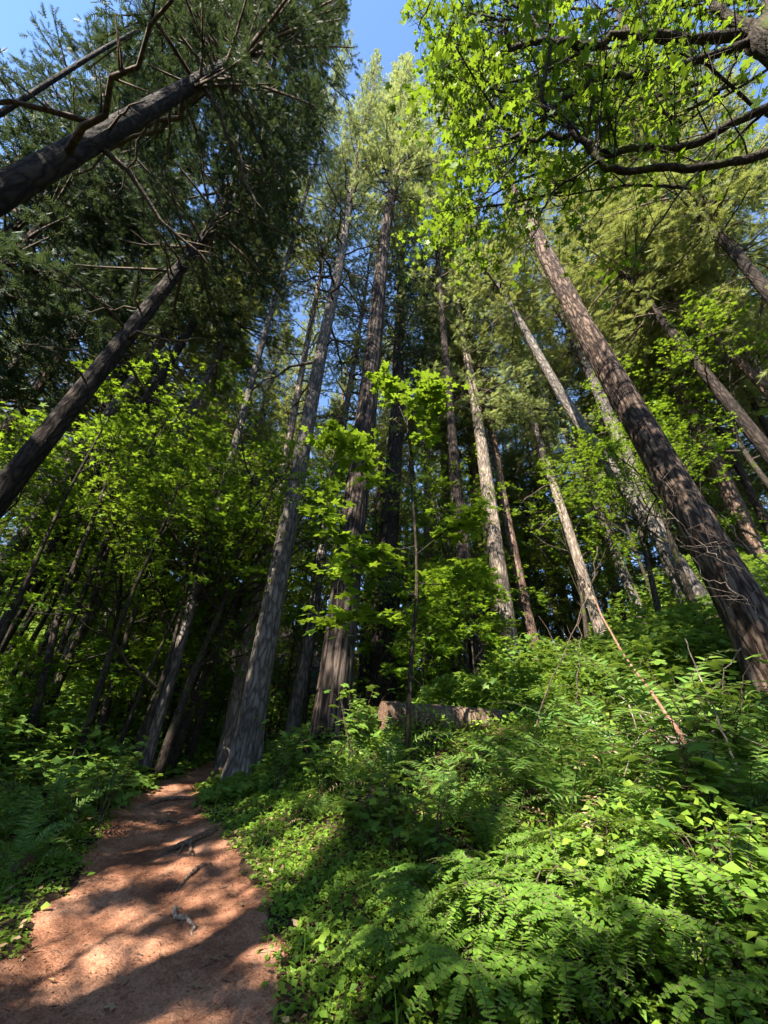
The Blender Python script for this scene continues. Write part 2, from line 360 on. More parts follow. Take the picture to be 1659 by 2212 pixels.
for g in ((640, 1850, .42), (560, 1770, .35), (700, 1790, .3), (600, 1760, .3), (540, 1745, .2), (660, 1980, .12), (700, 2080, .15)): gap(*g)
for g in ((1150, 1930, .42), (1080, 2060, .36), (1250, 1960, .36), (1010, 2130, .3), (1420, 2000, .25), (1640, 2100, .3), (1180, 2160, .3), (1330, 1880, .3), (900, 2150, .3), (1600, 2020, .15), (1500, 2080, .12),
          (1360, 1680, .6), (1490, 1640, .5), (1180, 1690, .5), (1400, 1740, .3), (1060, 1760, .25), (880, 1680, .35), (780, 1630, .35), (1480, 1640, .25), (940, 1790, .25)): gap(*g, up=.45)
for g in ((840, 1560, .45, 6.6), (1000, 1540, .4, 7.2), (740, 1420, .25, 9.2), (1350, 1280, 1.2, 14), (1480, 1330, 1.0, 12), (1200, 1300, .8, 15), (900, 1380, .2, 5.6), (1340, 1500, .3, 4.5), (100, 1500, .8, 12), (300, 1560, .4, 11), (150, 1620, .5, 9)): gap(*g)

# ------------------------------------------------------------------ conifers
def fir_crown(seed, Hc=20., R=3.2, nb=170, keep=None, dens=1.0, droop=.22, mats=None, low=.5, ss=1.0, bt=1.0):
    r = np.random.default_rng(seed); mb = MB(); SP = []; SF = []; SN = []; SL = []
    h = Hc*r.random(nb)**.9; az = r.random(nb)*6.283
    bulge = r.normal(size=16)*.16
    for i in range(nb):
        t = h[i]/Hc; L = R*((1-t)**.72*.92+.07)*r.uniform(.6, 1.12)*(1+bulge[int(az[i]*2.54) % 16])*min(1, low+t*4)
        el = -.22+.95*t+.14*r.normal(); rad = np.array([math.cos(az[i]), math.sin(az[i]), 0]); tan = np.array([-rad[1], rad[0], 0])
        u = np.linspace(0, 1, 6)[:, None]; sd = r.normal()*.12
        P = np.array([0, 0, h[i]])+rad*(L*u*math.cos(el))+tan*(L*sd*u*u)+np.array([0, 0, 1])*(L*u*math.sin(el)-droop*L*u*u+.12*L*u**4)
        mb.add(*tube(P, bt*(.012+.011*L)*np.linspace(1, .25, 6), 3, False), 1)
        nbl = max(3, int(L*6.5*dens)); uu = r.uniform(.22, 1.0, nbl); side = np.where(np.arange(nbl) % 2, 1, -1)
        l = L*.40*(1.05-uu*.75)*r.uniform(.6, 1.15, nbl)+.12; a = r.uniform(.6, 1.2, nbl)*side
        Pu = np.stack([np.interp(uu, u[:, 0], P[:, k]) for k in range(3)], -1)
        d = rad*np.cos(a)[:, None]+tan*np.sin(a)[:, None]+np.array([0, 0, 1])*(math.sin(el)*.5-.12+.16*r.normal(size=nbl))[:, None]
        ns = np.maximum(2, (l/.15*dens/ss**1.8).astype(int)); idx = np.repeat(np.arange(nbl), ns); m = len(idx)
        v = r.random(m)**.8; q = Pu[idx]+d[idx]*(l[idx]*v)[:, None]; q[:, 2] -= .3*l[idx]*v*v
        sg = np.where(r.random(m) < .5, -1, 1)*r.uniform(.2, .9, m)
        dd = d[idx]*np.cos(sg)[:, None]+np.cross(d[idx], [0, 0, 1.])*np.sin(sg)[:, None]; dd[:, 2] -= .25+.15*r.normal(size=m)
        SP.append(q); SF.append(dd); SN.append(np.array([0, 0, 1.])+.75*r.normal(size=(m, 3))); SL.append(ss*r.uniform(.20, .42, m)*(.75+.25*(1-t)))
        k = max(2, int(.3*1/.12)); vv = np.linspace(.75, 1, 4); q = np.stack([np.interp(vv, u[:, 0], P[:, k2]) for k2 in range(3)], -1)
        SP.append(q); SF.append(np.repeat([rad+np.array([0, 0, -.1])], 4, 0)); SN.append(np.array([0, 0, 1.])+.3*r.normal(size=(4, 3))); SL.append(np.full(4, .38*ss))
    SP, SF, SN, SL = map(np.concatenate, (SP, SF, SN, SL))
    if keep is not None:
        k = keep(SP); SP, SF, SN, SL = SP[k], SF[k], SN[k], SL[k]
    mb.add(*inst(T_SPRAY, SP, SF, SN, SL))
    return mb.mesh('fir_crown', mats or [M_FIR, B_TWIG])
CROWNS = [fir_crown(100+i, droop=(.2, .3, .15, .25, .35)[i], dens=(1, .9, 1.1, .85, 1)[i], ss=.85, bt=1.2, nb=200) for i in range(5)]
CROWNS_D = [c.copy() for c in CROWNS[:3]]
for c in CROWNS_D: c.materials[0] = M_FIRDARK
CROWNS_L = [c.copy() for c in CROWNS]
for c in CROWNS_L: c.materials[0] = M_FIRPAINTLIT
def trunk_mesh(H, r0, seed, bark, n=20, k=60, flare=.45, wig=.1, ridges=0.0, top=.04, bend=None):
    r = np.random.default_rng(seed); t = np.linspace(0, 1, k)**1.4; z = -.5+(H+.5)*t
    rad = r0*((1-np.clip(z/H, 0, 1))**.75*(1-top)+top)*(1+flare*np.exp(-np.maximum(z, 0)/(.9*r0*2.2)))
    P = np.stack([wig*vnoise(z, z*0, .13, seed)-wig*vnoise(np.zeros(1), np.zeros(1), .13, seed), wig*vnoise(z, z*0, .11, seed+5)-wig*vnoise(np.zeros(1), np.zeros(1), .11, seed+5), z], -1)
    if bend is not None: P += np.asarray(bend)[None]*((np.clip(z/H, 0, 1))**2)[:, None]
    th = np.linspace(0, 2*np.pi, n, endpoint=False); TH, ZZ = np.meshgrid(th, z)
    fl = 1+(.22 if ridges else .12)*np.exp(-np.maximum(ZZ, 0)/(1.2*r0*2))*np.sin(TH*5+seed)+.03*vnoise(TH*3, ZZ*.8, 1, seed)
    if ridges:
        a = (TH*n/6.283)
        nn = np.abs(vnoise(TH*6+.5*vnoise(TH*2, ZZ*1.5, 1, seed+3), ZZ*1.1, 1, seed))+.6*np.abs(vnoise(TH*13, ZZ*2.3, 1, seed+2))
        fl = fl-ridges*(1-np.clip(nn*1.6, 0, 1))
    rr = rad[:, None]*fl
    V = P[:, None]+np.stack([rr*np.cos(TH), rr*np.sin(TH), np.zeros_like(rr)], -1)
    i = np.arange(k-1)[:, None]*n; j = np.arange(n)[None]; j2 = (j+1) % n
    F = np.concatenate([np.stack([i+j, i+j2, i+n+j2], -1).reshape(-1, 3), np.stack([i+j, i+n+j2, i+n+j], -1).reshape(-1, 3)])
    return MB().add(V, F).mesh('trunk', bark, True), (lambda hz: (np.interp(hz, z, P[:, 0]), np.interp(hz, z, P[:, 1]), np.interp(hz, z, rad)))
def dead_mesh(seed, curve):
    r = np.random.default_rng(seed); mb = MB(); u = np.linspace(0, 1, 7)
    P = np.stack([u, .10*r.normal()*u**2+.03*r.normal(size=7), curve*u**2+.02*r.normal(size=7)], -1); P[0] = 0
    mb.add(*tube(P, .022*np.linspace(1, .3, 7), 5))
    for q in range(5):
        t = r.uniform(.3, .9); p0 = np.array([np.interp(t, u, P[:, c]) for c in range(3)]); d = np.array([.6, r.choice([-1, 1])*r.uniform(.3, .8), r.uniform(-.5, .2)])*r.uniform(.15, .3)
        mb.add(*tube([p0, p0+d*.5+[0, 0, .01], p0+d], [.008, .006, .003], 3))
    return mb.mesh('dead_branch', B_TWIG)
DEADM = [dead_mesh(5, -.25), dead_mesh(6, .1), dead_mesh(7, -.05), dead_mesh(8, -.5)]
LIGHTDEAD = [m.copy() for m in DEADM]
for m in LIGHTDEAD: m.materials[0] = B_DEADW
def axis_dir(p1, p2):
    r1, r2 = ray(*p1), ray(*p2); n = nz(np.cross(r1, r2)); d = np.array([0, 0, 1.]); return nz(d-(d@n)*n)
def settle(p1, p2, D):
    A_ = at(*p1, D); d = axis_dir(p1, p2); t = np.linspace(-40, 60, 4001)
    Q = A_+d*t[:, None]; g = Q[:, 2]-gz(Q[:, 0], Q[:, 1]); k = np.argmax(g > 0); return Q[k], d, A_
def fir(label, p1, p2, D, wpx, H, cb, R, bark=None, crown=0, dark=False, ndead=0, group=None, hero=False, cat='fir tree', seed=None, own=False, dl=1.6, lightdead=False, dlo=.2, nb=170, dens=1.0, flare=.45, pale=False):
    base, d, A_ = settle(p1, p2, D); seed = seed or int(abs(p1[0]*7+p1[1]))
    depth = (A_-CAM)@_f; ha = np.linalg.norm(A_-base)
    sl = math.hypot(FP, PH/2-p1[1]); dia = wpx*np.linalg.norm(A_-CAM)/math.hypot(sl, p1[0]-PW/2)
    r0 = dia/2/((1-min(ha/H, .9))**.75)
    o = thing('fir_tree', base, label, cat, group or 'conifers of the forest', d, seed % 6)
    tm, ax = trunk_mesh(H, r0, seed, bark or B_GREY, 64 if hero else 16, 260 if hero else 50, flare, .12, .05 if hero else 0)
    link('trunk', tm, o)
    Hc = H*(1-cb); x, y, _ = ax(H*cb)
    if own:
        Mw = np.array((Matrix.Translation(o.location) @ o.rotation_quaternion.to_matrix().to_4x4()))
        kp = lambda P: ~in_gap((P+[0, 0, H*cb])@Mw[:3, :3].T+Mw[:3, 3])
        c = link('crown', fir_crown(seed, Hc, R, nb, kp, dens, mats=[M_FIRDARK if dark else M_FIR, B_TWIG], ss=.5, bt=1.5), o); c.location = (0, 0, H*cb)
    else:
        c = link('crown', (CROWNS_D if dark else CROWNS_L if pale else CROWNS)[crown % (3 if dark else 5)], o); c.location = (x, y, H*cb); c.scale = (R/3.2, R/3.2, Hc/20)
    r = np.random.default_rng(seed)
    for i in range(ndead):
        hz = H*(dlo+(cb+.10-dlo)*(i+r.random())/ndead); x, y, q = ax(hz); a = r.random()*6.283
        b = link('dead_branch', (LIGHTDEAD if lightdead and r.random() < .5 else DEADM)[r.integers(4)], o); l = dl*r.uniform(.35, 1.2)
        b.location = (x+.8*q*math.cos(a), y+.8*q*math.sin(a), hz); b.rotation_euler = (0, r.uniform(-.35, .3), a); b.scale = (l, l, l)
    return o

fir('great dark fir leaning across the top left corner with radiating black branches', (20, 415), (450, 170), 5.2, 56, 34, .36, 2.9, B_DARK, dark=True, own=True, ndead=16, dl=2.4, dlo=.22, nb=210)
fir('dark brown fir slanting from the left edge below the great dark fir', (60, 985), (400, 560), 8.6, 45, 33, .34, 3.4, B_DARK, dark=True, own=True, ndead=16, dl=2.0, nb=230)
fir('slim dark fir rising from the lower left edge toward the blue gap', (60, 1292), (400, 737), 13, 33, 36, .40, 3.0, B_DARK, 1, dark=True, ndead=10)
fir('grey barked fir standing alone in the brush on the left', (120, 1472), (280, 1152), 14, 27, 36, .38, 3.2, B_GREY, 2, ndead=6)
fir('short branched fir between two slanting firs on the left', (205, 935), (295, 807), 15, 24, 36, .36, 3.0, B_GREY, 3, ndead=14, dl=1.8, lightdead=True, dlo=.3)
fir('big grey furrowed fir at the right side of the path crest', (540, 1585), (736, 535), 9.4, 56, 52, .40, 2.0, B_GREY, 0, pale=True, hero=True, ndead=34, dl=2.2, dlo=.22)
fir('pale fir half hidden behind the left side of the grey furrowed fir', (545, 1330), (652, 790), 12.5, 24, 40, .50, 2.6, B_PALE, 3, ndead=16, dl=1.8, dlo=.3)
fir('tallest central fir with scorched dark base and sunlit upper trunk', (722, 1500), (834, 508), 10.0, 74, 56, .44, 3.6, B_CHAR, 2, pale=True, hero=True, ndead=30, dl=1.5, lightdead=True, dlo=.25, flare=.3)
fir('thin fir between the grey furrowed fir and the scorched central fir', (652, 1440), (690, 1212), 13, 28, 30, .35, 2.4, B_GREY, 1, ndead=10)
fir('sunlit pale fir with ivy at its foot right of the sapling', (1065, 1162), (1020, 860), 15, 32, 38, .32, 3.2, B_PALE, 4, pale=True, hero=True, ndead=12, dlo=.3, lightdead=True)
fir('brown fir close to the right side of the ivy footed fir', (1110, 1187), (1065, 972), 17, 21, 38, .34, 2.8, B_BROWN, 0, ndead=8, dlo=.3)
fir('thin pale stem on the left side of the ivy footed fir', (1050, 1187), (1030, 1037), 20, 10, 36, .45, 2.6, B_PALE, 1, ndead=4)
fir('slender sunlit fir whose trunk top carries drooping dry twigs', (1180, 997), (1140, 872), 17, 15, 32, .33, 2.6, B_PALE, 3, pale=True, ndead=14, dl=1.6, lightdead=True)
fir('grey fir rising behind the maple leaves left of the big leaning trunk', (1280, 827), (1240, 737), 17, 21, 38, .36, 3.4, B_GREY, 2, ndead=6)
fir('grey fir standing behind the sunlit bushes on the slope', (1325, 1180), (1260, 1020), 21, 18, 36, .40, 3.0, B_GREY, 4, ndead=4)
fir('massive brown fir leaning in from the right edge with leaf shadows', (1389, 915), (1149, 470), 7.4, 56, 40, .62, 3.0, B_RUST, 1, hero=True, own=True, nb=120, ndead=6, dl=1.2, dlo=.4)
fir('ivy covered fir just left of the foot of the massive brown fir', (1500, 1275), (1420, 1150), 12.5, 38, 36, .42, 3.0, B_GREY, 0, ndead=2)
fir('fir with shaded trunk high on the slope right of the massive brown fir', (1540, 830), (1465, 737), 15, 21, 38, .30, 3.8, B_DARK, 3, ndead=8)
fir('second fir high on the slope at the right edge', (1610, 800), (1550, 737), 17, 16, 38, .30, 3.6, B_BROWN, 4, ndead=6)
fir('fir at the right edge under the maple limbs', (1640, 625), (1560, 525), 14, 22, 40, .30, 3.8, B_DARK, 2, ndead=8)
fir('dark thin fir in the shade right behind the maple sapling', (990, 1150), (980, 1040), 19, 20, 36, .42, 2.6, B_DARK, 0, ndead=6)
fir('thin brown fir seen through the maple sapling leaves', (930, 1220), (925, 1000), 17, 20, 34, .40, 2.4, B_BROWN, 2, ndead=12, dl=1.3)
fir('sunlit thin fir above the middle of the mossy log', (1008, 1380), (1000, 1290), 18, 24, 34, .40, 2.6, B_PALE, 1, ndead=6)
fir('pair mate of the thin brown fir left of the sapling stem', (905, 1220), (895, 1050), 18, 14, 34, .40, 2.2, B_GREY, 3, ndead=8, dl=1.2)
fir('tall spired fir pointing into the blue sky at the top', (640, 500), (765, 60), 10.5, 8, 58,   .45, 1.4, B_GREY, 2, pale=True)
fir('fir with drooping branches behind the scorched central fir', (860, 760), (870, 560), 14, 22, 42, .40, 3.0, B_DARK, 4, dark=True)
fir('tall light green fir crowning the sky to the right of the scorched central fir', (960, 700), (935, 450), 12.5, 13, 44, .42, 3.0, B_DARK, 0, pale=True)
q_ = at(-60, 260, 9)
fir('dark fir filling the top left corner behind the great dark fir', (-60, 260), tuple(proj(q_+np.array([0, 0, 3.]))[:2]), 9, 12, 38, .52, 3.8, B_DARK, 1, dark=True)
# more firs further back
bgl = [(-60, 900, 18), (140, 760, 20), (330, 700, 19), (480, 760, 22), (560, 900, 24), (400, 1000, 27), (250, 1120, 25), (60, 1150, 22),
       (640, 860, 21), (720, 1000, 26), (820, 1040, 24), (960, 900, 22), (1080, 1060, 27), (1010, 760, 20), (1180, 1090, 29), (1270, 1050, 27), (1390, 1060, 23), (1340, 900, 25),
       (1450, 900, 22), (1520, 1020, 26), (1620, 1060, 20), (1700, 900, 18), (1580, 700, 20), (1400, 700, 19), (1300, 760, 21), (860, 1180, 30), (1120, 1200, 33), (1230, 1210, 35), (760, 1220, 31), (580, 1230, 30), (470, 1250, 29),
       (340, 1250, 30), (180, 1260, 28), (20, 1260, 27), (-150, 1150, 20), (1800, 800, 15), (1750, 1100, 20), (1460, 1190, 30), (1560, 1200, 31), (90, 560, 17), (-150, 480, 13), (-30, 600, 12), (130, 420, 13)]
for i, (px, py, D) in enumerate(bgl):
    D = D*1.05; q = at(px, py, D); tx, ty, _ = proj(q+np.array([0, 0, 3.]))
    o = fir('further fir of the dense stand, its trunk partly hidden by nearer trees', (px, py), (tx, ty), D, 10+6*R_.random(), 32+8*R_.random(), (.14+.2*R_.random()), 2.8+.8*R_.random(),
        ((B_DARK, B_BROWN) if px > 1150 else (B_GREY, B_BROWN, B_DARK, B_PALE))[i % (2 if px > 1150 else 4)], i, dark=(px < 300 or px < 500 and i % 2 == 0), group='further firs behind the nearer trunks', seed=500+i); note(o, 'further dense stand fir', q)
for i in range(60):
    a = math.radians(-58+118*(i+R_.random())/60); D = R_.uniform(26, 52); x, y = D*math.sin(a), D*math.cos(a); base = np.array([x, y, float(gz(x, y))])
    o = thing('fir_tree', base, 'distant fir closing the view between the trunks', 'fir tree', 'distant firs closing the view', rz=R_.random()*6, scale=1)
    H = R_.uniform(24, 34); tm, ax = trunk_mesh(H, .26, 700+i, B_GREY, 8, 12); link('trunk', tm, o); c = link('crown', CROWNS[i % 5], o); c.location = (0, 0, H*.06); c.scale = (1.1, 1.1, H*.94/20)
# unseen firs added around the viewpoint to throw shade, crowns cut for sun patches
for i, (x, y, H, cb, R) in enumerate([(-6.2, -4, 17, .25, 3.2), (-10, -2.5, 24, .25, 3.4), (-8, -2, 15, .25, 2.8), (-1.6, -4.2, 16, .22, 3.0), (-1, -8.5, 20, .25, 3.4), (-8.2, -9.5, 21, .25, 3.6), (3.5, -6.5, 18, .28, 3.0), (-13, -7, 18, .25, 3.4), (-11, 0, 12, .28, 2.8)]):
    base = np.array([x, y, float(gz(x, y))]); o = thing('fir_tree', base, 'unseen fir added behind the viewpoint to throw shade on the path', 'fir tree', 'added shade firs behind the viewpoint')
    tm, ax = trunk_mesh(H, .38, 900+i, B_GREY, 14, 40); link('trunk', tm, o)
    kp = lambda P: ~in_gap(P+base+[0, 0, H*cb])
    c = link('crown', fir_crown(900+i, H*(1-cb), R, 150, kp, 1.0), o); c.location = (0, 0, H*cb)

# ------------------------------------------------------------------ broadleaf trees
def grow(r, mb, leaves, p, d, L, rad, depth, spread=.75, up=.12, nch=(5, 4), leafn=9, nseg=6, gen=0, flat=.6, minr=.004, mat=0):
    P = [np.array(p, float)]; d = nz(np.array(d, float))
    for k in range(nseg):
        d = nz(d+.16*r.normal(size=3)+np.array([0, 0, up*.35])); P.append(P[-1]+d*L/nseg)
    P = np.array(P); mb.add(*tube(P, np.maximum(rad*np.linspace(1, .35, nseg+1), minr), 6 if gen == 0 else (4 if gen == 1 else 3), False), mat)
    if depth == 0:
        u = r.uniform(.15, 1.0, leafn); q = np.stack([np.interp(u*nseg, np.arange(nseg+1), P[:, c]) for c in range(3)], -1)
        a = r.random(leafn)*6.283; off = np.stack([np.cos(a), np.sin(a), -.15+.2*r.normal(size=leafn)], -1)
        leaves.append((q+off*.10, off+.4*d)); return
    n = nch[min(gen, len(nch)-1)]
    for i in range(n):
        u = .28+.72*(i+r.random())/n; q = np.array([np.interp(u*nseg, np.arange(nseg+1), P[:, c]) for c in range(3)])
        dd = nz(P[min(int(u*nseg)+1, nseg)]-P[min(int(u*nseg), nseg-1)]); s = r.normal(size=3); s[2] *= flat; s = nz(s-(s@dd)*dd)
        grow(r, mb, leaves, q, nz(dd*(1-spread*.5)+s*spread), L*(.62-.25*u+.1*r.random()), rad*.5*(1.1-.5*u), depth-1, spread, up*.6, nch, leafn, max(3, nseg-1), gen+1, flat, minr, mat)
def leafmesh(leaves, r, T, size, mat, tilt=.4, jit=.3, keep=None, name='foliage'):
    P = np.concatenate([a for a, b in leaves]); Fd = np.concatenate([b for a, b in leaves]); n = len(P)
    nr = np.array([0, 0, 1.])+tilt*r.normal(size=(n, 3))
    k = slice(None) if keep is None else keep(P)
    return MB().add(*inst(T, P[k], Fd[k], nr[k], (size*(1+jit*r.normal(size=n)).clip(.45, 1.6))[k])).mesh(name, mat)
def maple_parts(seed, H, lean=(0, 0), trunk_r=.16, forks=3, nl=7, T=T_MAPLE_S, size=.115, mat=None, leafn=11, bark=None, cb=.35, limbL=.42):
    r = np.random.default_rng(seed); wood = MB(); leaves = []
    z = np.linspace(-.3, H*.8, 16); w = .5*np.stack([vnoise(z, z*0, .35, seed)-vnoise(np.zeros(1), np.zeros(1), .35, seed), vnoise(z, z*0, .3, seed+9)-vnoise(np.zeros(1), np.zeros(1), .3, seed+9)], -1)*(z/H)[:, None]
    P = np.stack([lean[0]*z+w[:, 0], lean[1]*z+w[:, 1], z], -1)
    wood.add(*tube(P, trunk_r*(1.25-np.linspace(0, 1, 16)**.6), 10, True, .04, seed))
    lw = MB()
    for i in range(nl):
        t = cb+(1-cb)*(i+.5*r.random())/nl*.98; q = np.array([np.interp(t*15, np.arange(16), P[:, c]) for c in range(3)])
        a = i*2.4+r.random(); d = np.array([math.cos(a), math.sin(a), .55+.5*t+.2*r.normal()])
        grow(r, lw, leaves, q, d, H*limbL*(1.05-.45*t)*r.uniform(.8, 1.15), trunk_r*.45*(1.2-.7*t), 2, .8, .2, (6, 5), leafn)
    return wood.mesh('trunk', bark or B_MAPLE, True), lw.mesh('limbs', bark or B_MAPLE), leafmesh(leaves, r, T, size, mat or M_MAPLED)
MAPV = [maple_parts(20+i, (11, 13, 9, 12)[i], trunk_r=.15, nl=(8, 9, 7, 8)[i], mat=(M_MAPLED, M_MAPLE, M_MAPLED, M_MAPLE)[i], cb=(.4, .45, .3, .42)[i]) for i in range(4)]
SAPV = [maple_parts(40+i, (4.2, 5.2, 3.2, 6)[i], trunk_r=.035, nl=(7, 8, 6, 8)[i], size=.105, mat=(M_MAPLED, M_MAPLE, M_MAPLE, M_MAPLED)[i], cb=.28, leafn=7, limbL=.38) for i in range(4)]
STEMV = [maple_parts(50+i, (9, 10.5, 8)[i], trunk_r=(.075, .09, .06)[i], nl=5, size=.085, mat=(M_MAPLED, M_MAPLED, M_MAPLE)[i], cb=.6, leafn=5, limbL=.24) for i in range(3)]
def put_parts(o, parts):
    t = link('trunk', parts[0], o); link('limbs', parts[1], t); link('crown', parts[2], o)
def maple(label, p1, p2, D, v, scale, group=None, name='maple_tree', vs=None, rz=None):
    base, d, _ = settle(p1, p2, D); o = thing(name, base, label, 'maple tree' if name == 'maple_tree' else 'sapling', group, d, rz if rz is not None else R_.random()*6.28, scale)
    put_parts(o, (vs or MAPV)[v]); return o
MG = 'dark stemmed maples left of the path'
for lab, p1, p2, D, v, s in (
    ('leftmost black maple stem in the brush with a mossy lower trunk', (190, 1590), (217, 1475), 11.5, 0, .6),
    ('thick black maple stem just right of the mossy thin one in the brush', (208, 1590), (250, 1475), 11, 1, .6),
    ('shaded maple stem left of the sunlit one beside the path crest', (280, 1665), (350, 1475), 10.5, 2, .75),
    ('sunlit maple stem standing at the left edge of the path crest', (306, 1668), (345, 1505), 10.7, 3, .6),
    ('thickest leaning maple trunk at the left of the path crest', (343, 1670), (405, 1475), 10.4, 1, .72),
    ('forking black maple close behind the thickest leaning maple', (372, 1640), (470, 1400), 11.2, 0, .85),
    ('reddish brown maple trunk farther behind the path crest', (412, 1620), (460, 1460), 12.5, 3, .72)): maple(lab, p1, p2, D, v, s, MG)
fl = [(980, 1300, 15, 1), (860, 1250, 15, 3), (950, 1150, 18, 3), (700, 1250, 16, 1), (820, 1260, 14, 1), (1230, 1200, 19, 3), (100, 1400, 17, 0), (330, 1330, 18, 1), (520, 1250, 22, 3), (30, 1350, 16, 1), (240, 1430, 20, 0), (640, 1330, 21, 1), (590, 1400, 24, 2), (800, 1350, 20, 3), (900, 1330, 23, 0), (1150, 1290, 24, 1),
      (1250, 1270, 22, 3), (1400, 1240, 19, 1), (1480, 1130, 22, 3), (1330, 1200, 26, 0), (1760, 1200, 17, 1), (1060, 1330, 19, 0), (-260, 1300, 11, 0), (-40, 1150, 13, 1), (180, 1350, 26, 2)]
maple('bright leaved maple in front of the grey firs left of the massive brown fir', (1400, 1250), (1370, 1150), 12.5, 1, .62, 'conspicuous maples')
maple('bright leaved maple touching the left side of the massive brown fir', (1490, 1270), (1450, 1150), 11, 3, .55, 'conspicuous maples')
for i, (px, py, D, v) in enumerate(fl):
    q = at(px, py, D); o = maple('understorey maple of the thicket, its layered leaves mixing with those around it', (px, py), proj(q+np.array([0, 0, 2.]))[:2], D, v, (.62+.28*R_.random())*(.72 if px < 720 else 1), 'understorey maples of the thicket'); note(o, 'understorey maple', None, 4.0)
for i in range(26):
    px = R_.uniform(-120, 520); D = R_.uniform(9.5, 17); q = at(px, 1500, D); g = np.array([q[0], q[1], float(gz(q[0], q[1]))])
    if g[0] > xl(g[1])-.5 and g[0] < xr(g[1])+.5: continue
    o = thing('maple_sapling', g, 'slender dark stem among the crowd of stems left of the path', 'sapling', 'slender dark stems left of the path', zdir=(.08*R_.normal(), .08*R_.normal(), 1), rz=R_.random()*6.28, scale=.75+.45*R_.random()); put_parts(o, STEMV[i % 3]); note(o, 'slender dark maple stem', None, 2.5)
for i in range(46):
    px = R_.uniform(-100, 1750); D = R_.uniform(9.5, 22); q = at(px, 1500, D); g = np.array([q[0], q[1], float(gz(q[0], q[1]))])
    if (g[0] > xl(g[1])-.6 and g[0] < xr(g[1])+.6) or (1150 < px < 1640 and D < 17) or (560 < px < 860 and D < 12.5): continue
    o = thing('maple_sapling', g, 'thin maple sapling among the mixed green thicket under the firs', 'sapling', 'thin saplings of the thicket', rz=R_.random()*6.28, scale=.7+.5*R_.random()); put_parts(o, SAPV[i % 4]); note(o, 'thin leafy maple sapling', None, 2.0)

# central sapling
r = np.random.default_rng(77)
D0 = 5.6
tr = spline([at(882, 1545, D0), at(890, 1400, D0), at(900, 1280, D0-.1), at(897, 1150, D0-.1), at(885, 1000, D0), at(878, 880, D0+.1)], 24)
tr[0, 2] -= .35
o = thing('maple_sapling', tr[0]+[0, 0, .35], 'slender maple sapling behind the mossy log with wide flat layers of leaves', 'sapling', 'conspicuous saplings')
inv = -np.array(o.location); lv = []
t = link('trunk', MB().add(*tube(tr+inv, .032*np.linspace(1.15, .3, 24), 8, True, .05)).mesh('trunk', B_MAPLE, True), o)
limbs = [[(900, 1290, 5.5), (840, 1240, 5.2), (760, 1180, 4.9), (700, 1110, 4.8)], [(897, 1200, 5.5), (960, 1150, 5.3), (1010, 1120, 5.2)], [(893, 1120, 5.5), (830, 1060, 5.3), (760, 960, 5.2), (715, 950, 5.2)],
         [(887, 1020, 5.6), (920, 940, 5.5), (950, 860, 5.5)], [(890, 1050, 5.6), (800, 980, 5.6), (730, 940, 5.5)], [(880, 920, 5.6), (850, 850, 5.6), (830, 820, 5.6)], [(900, 1290, 5.5), (860, 1330, 5.2), (800, 1330, 5.0), (720, 1340, 4.8)],
         [(900, 1260, 5.5), (960, 1260, 5.8), (1010, 1230, 6.1)], [(880, 940, 5.6), (900, 880, 5.4), (930, 840, 5.2)], [(895, 1180, 5.5), (850, 1190, 5.1), (780, 1200, 4.9), (740, 1230, 4.8)]]
for lb in limbs:
    P = spline([at(*q) for q in lb], 9)+inv; l = MB().add(*tube(P, .011*np.linspace(1, .3, 9), 4, False))
    for k in range(2, 9):
        for _ in range(5):
            dd = nz(P[min(k+1, 8)]-P[k-1])+np.array([.9, .9, .15])*r.normal(size=3)
            if (k >= 3): grow(r, l, lv, P[k], dd, r.uniform(.2, .5), .004, 0, leafn=5, nseg=3, minr=.002)
    link('limb', l.mesh('limb', B_MAPLE), t)
link('crown', leafmesh(lv, r, T_MAPLE, .095, M_MAPLE, .3), o)

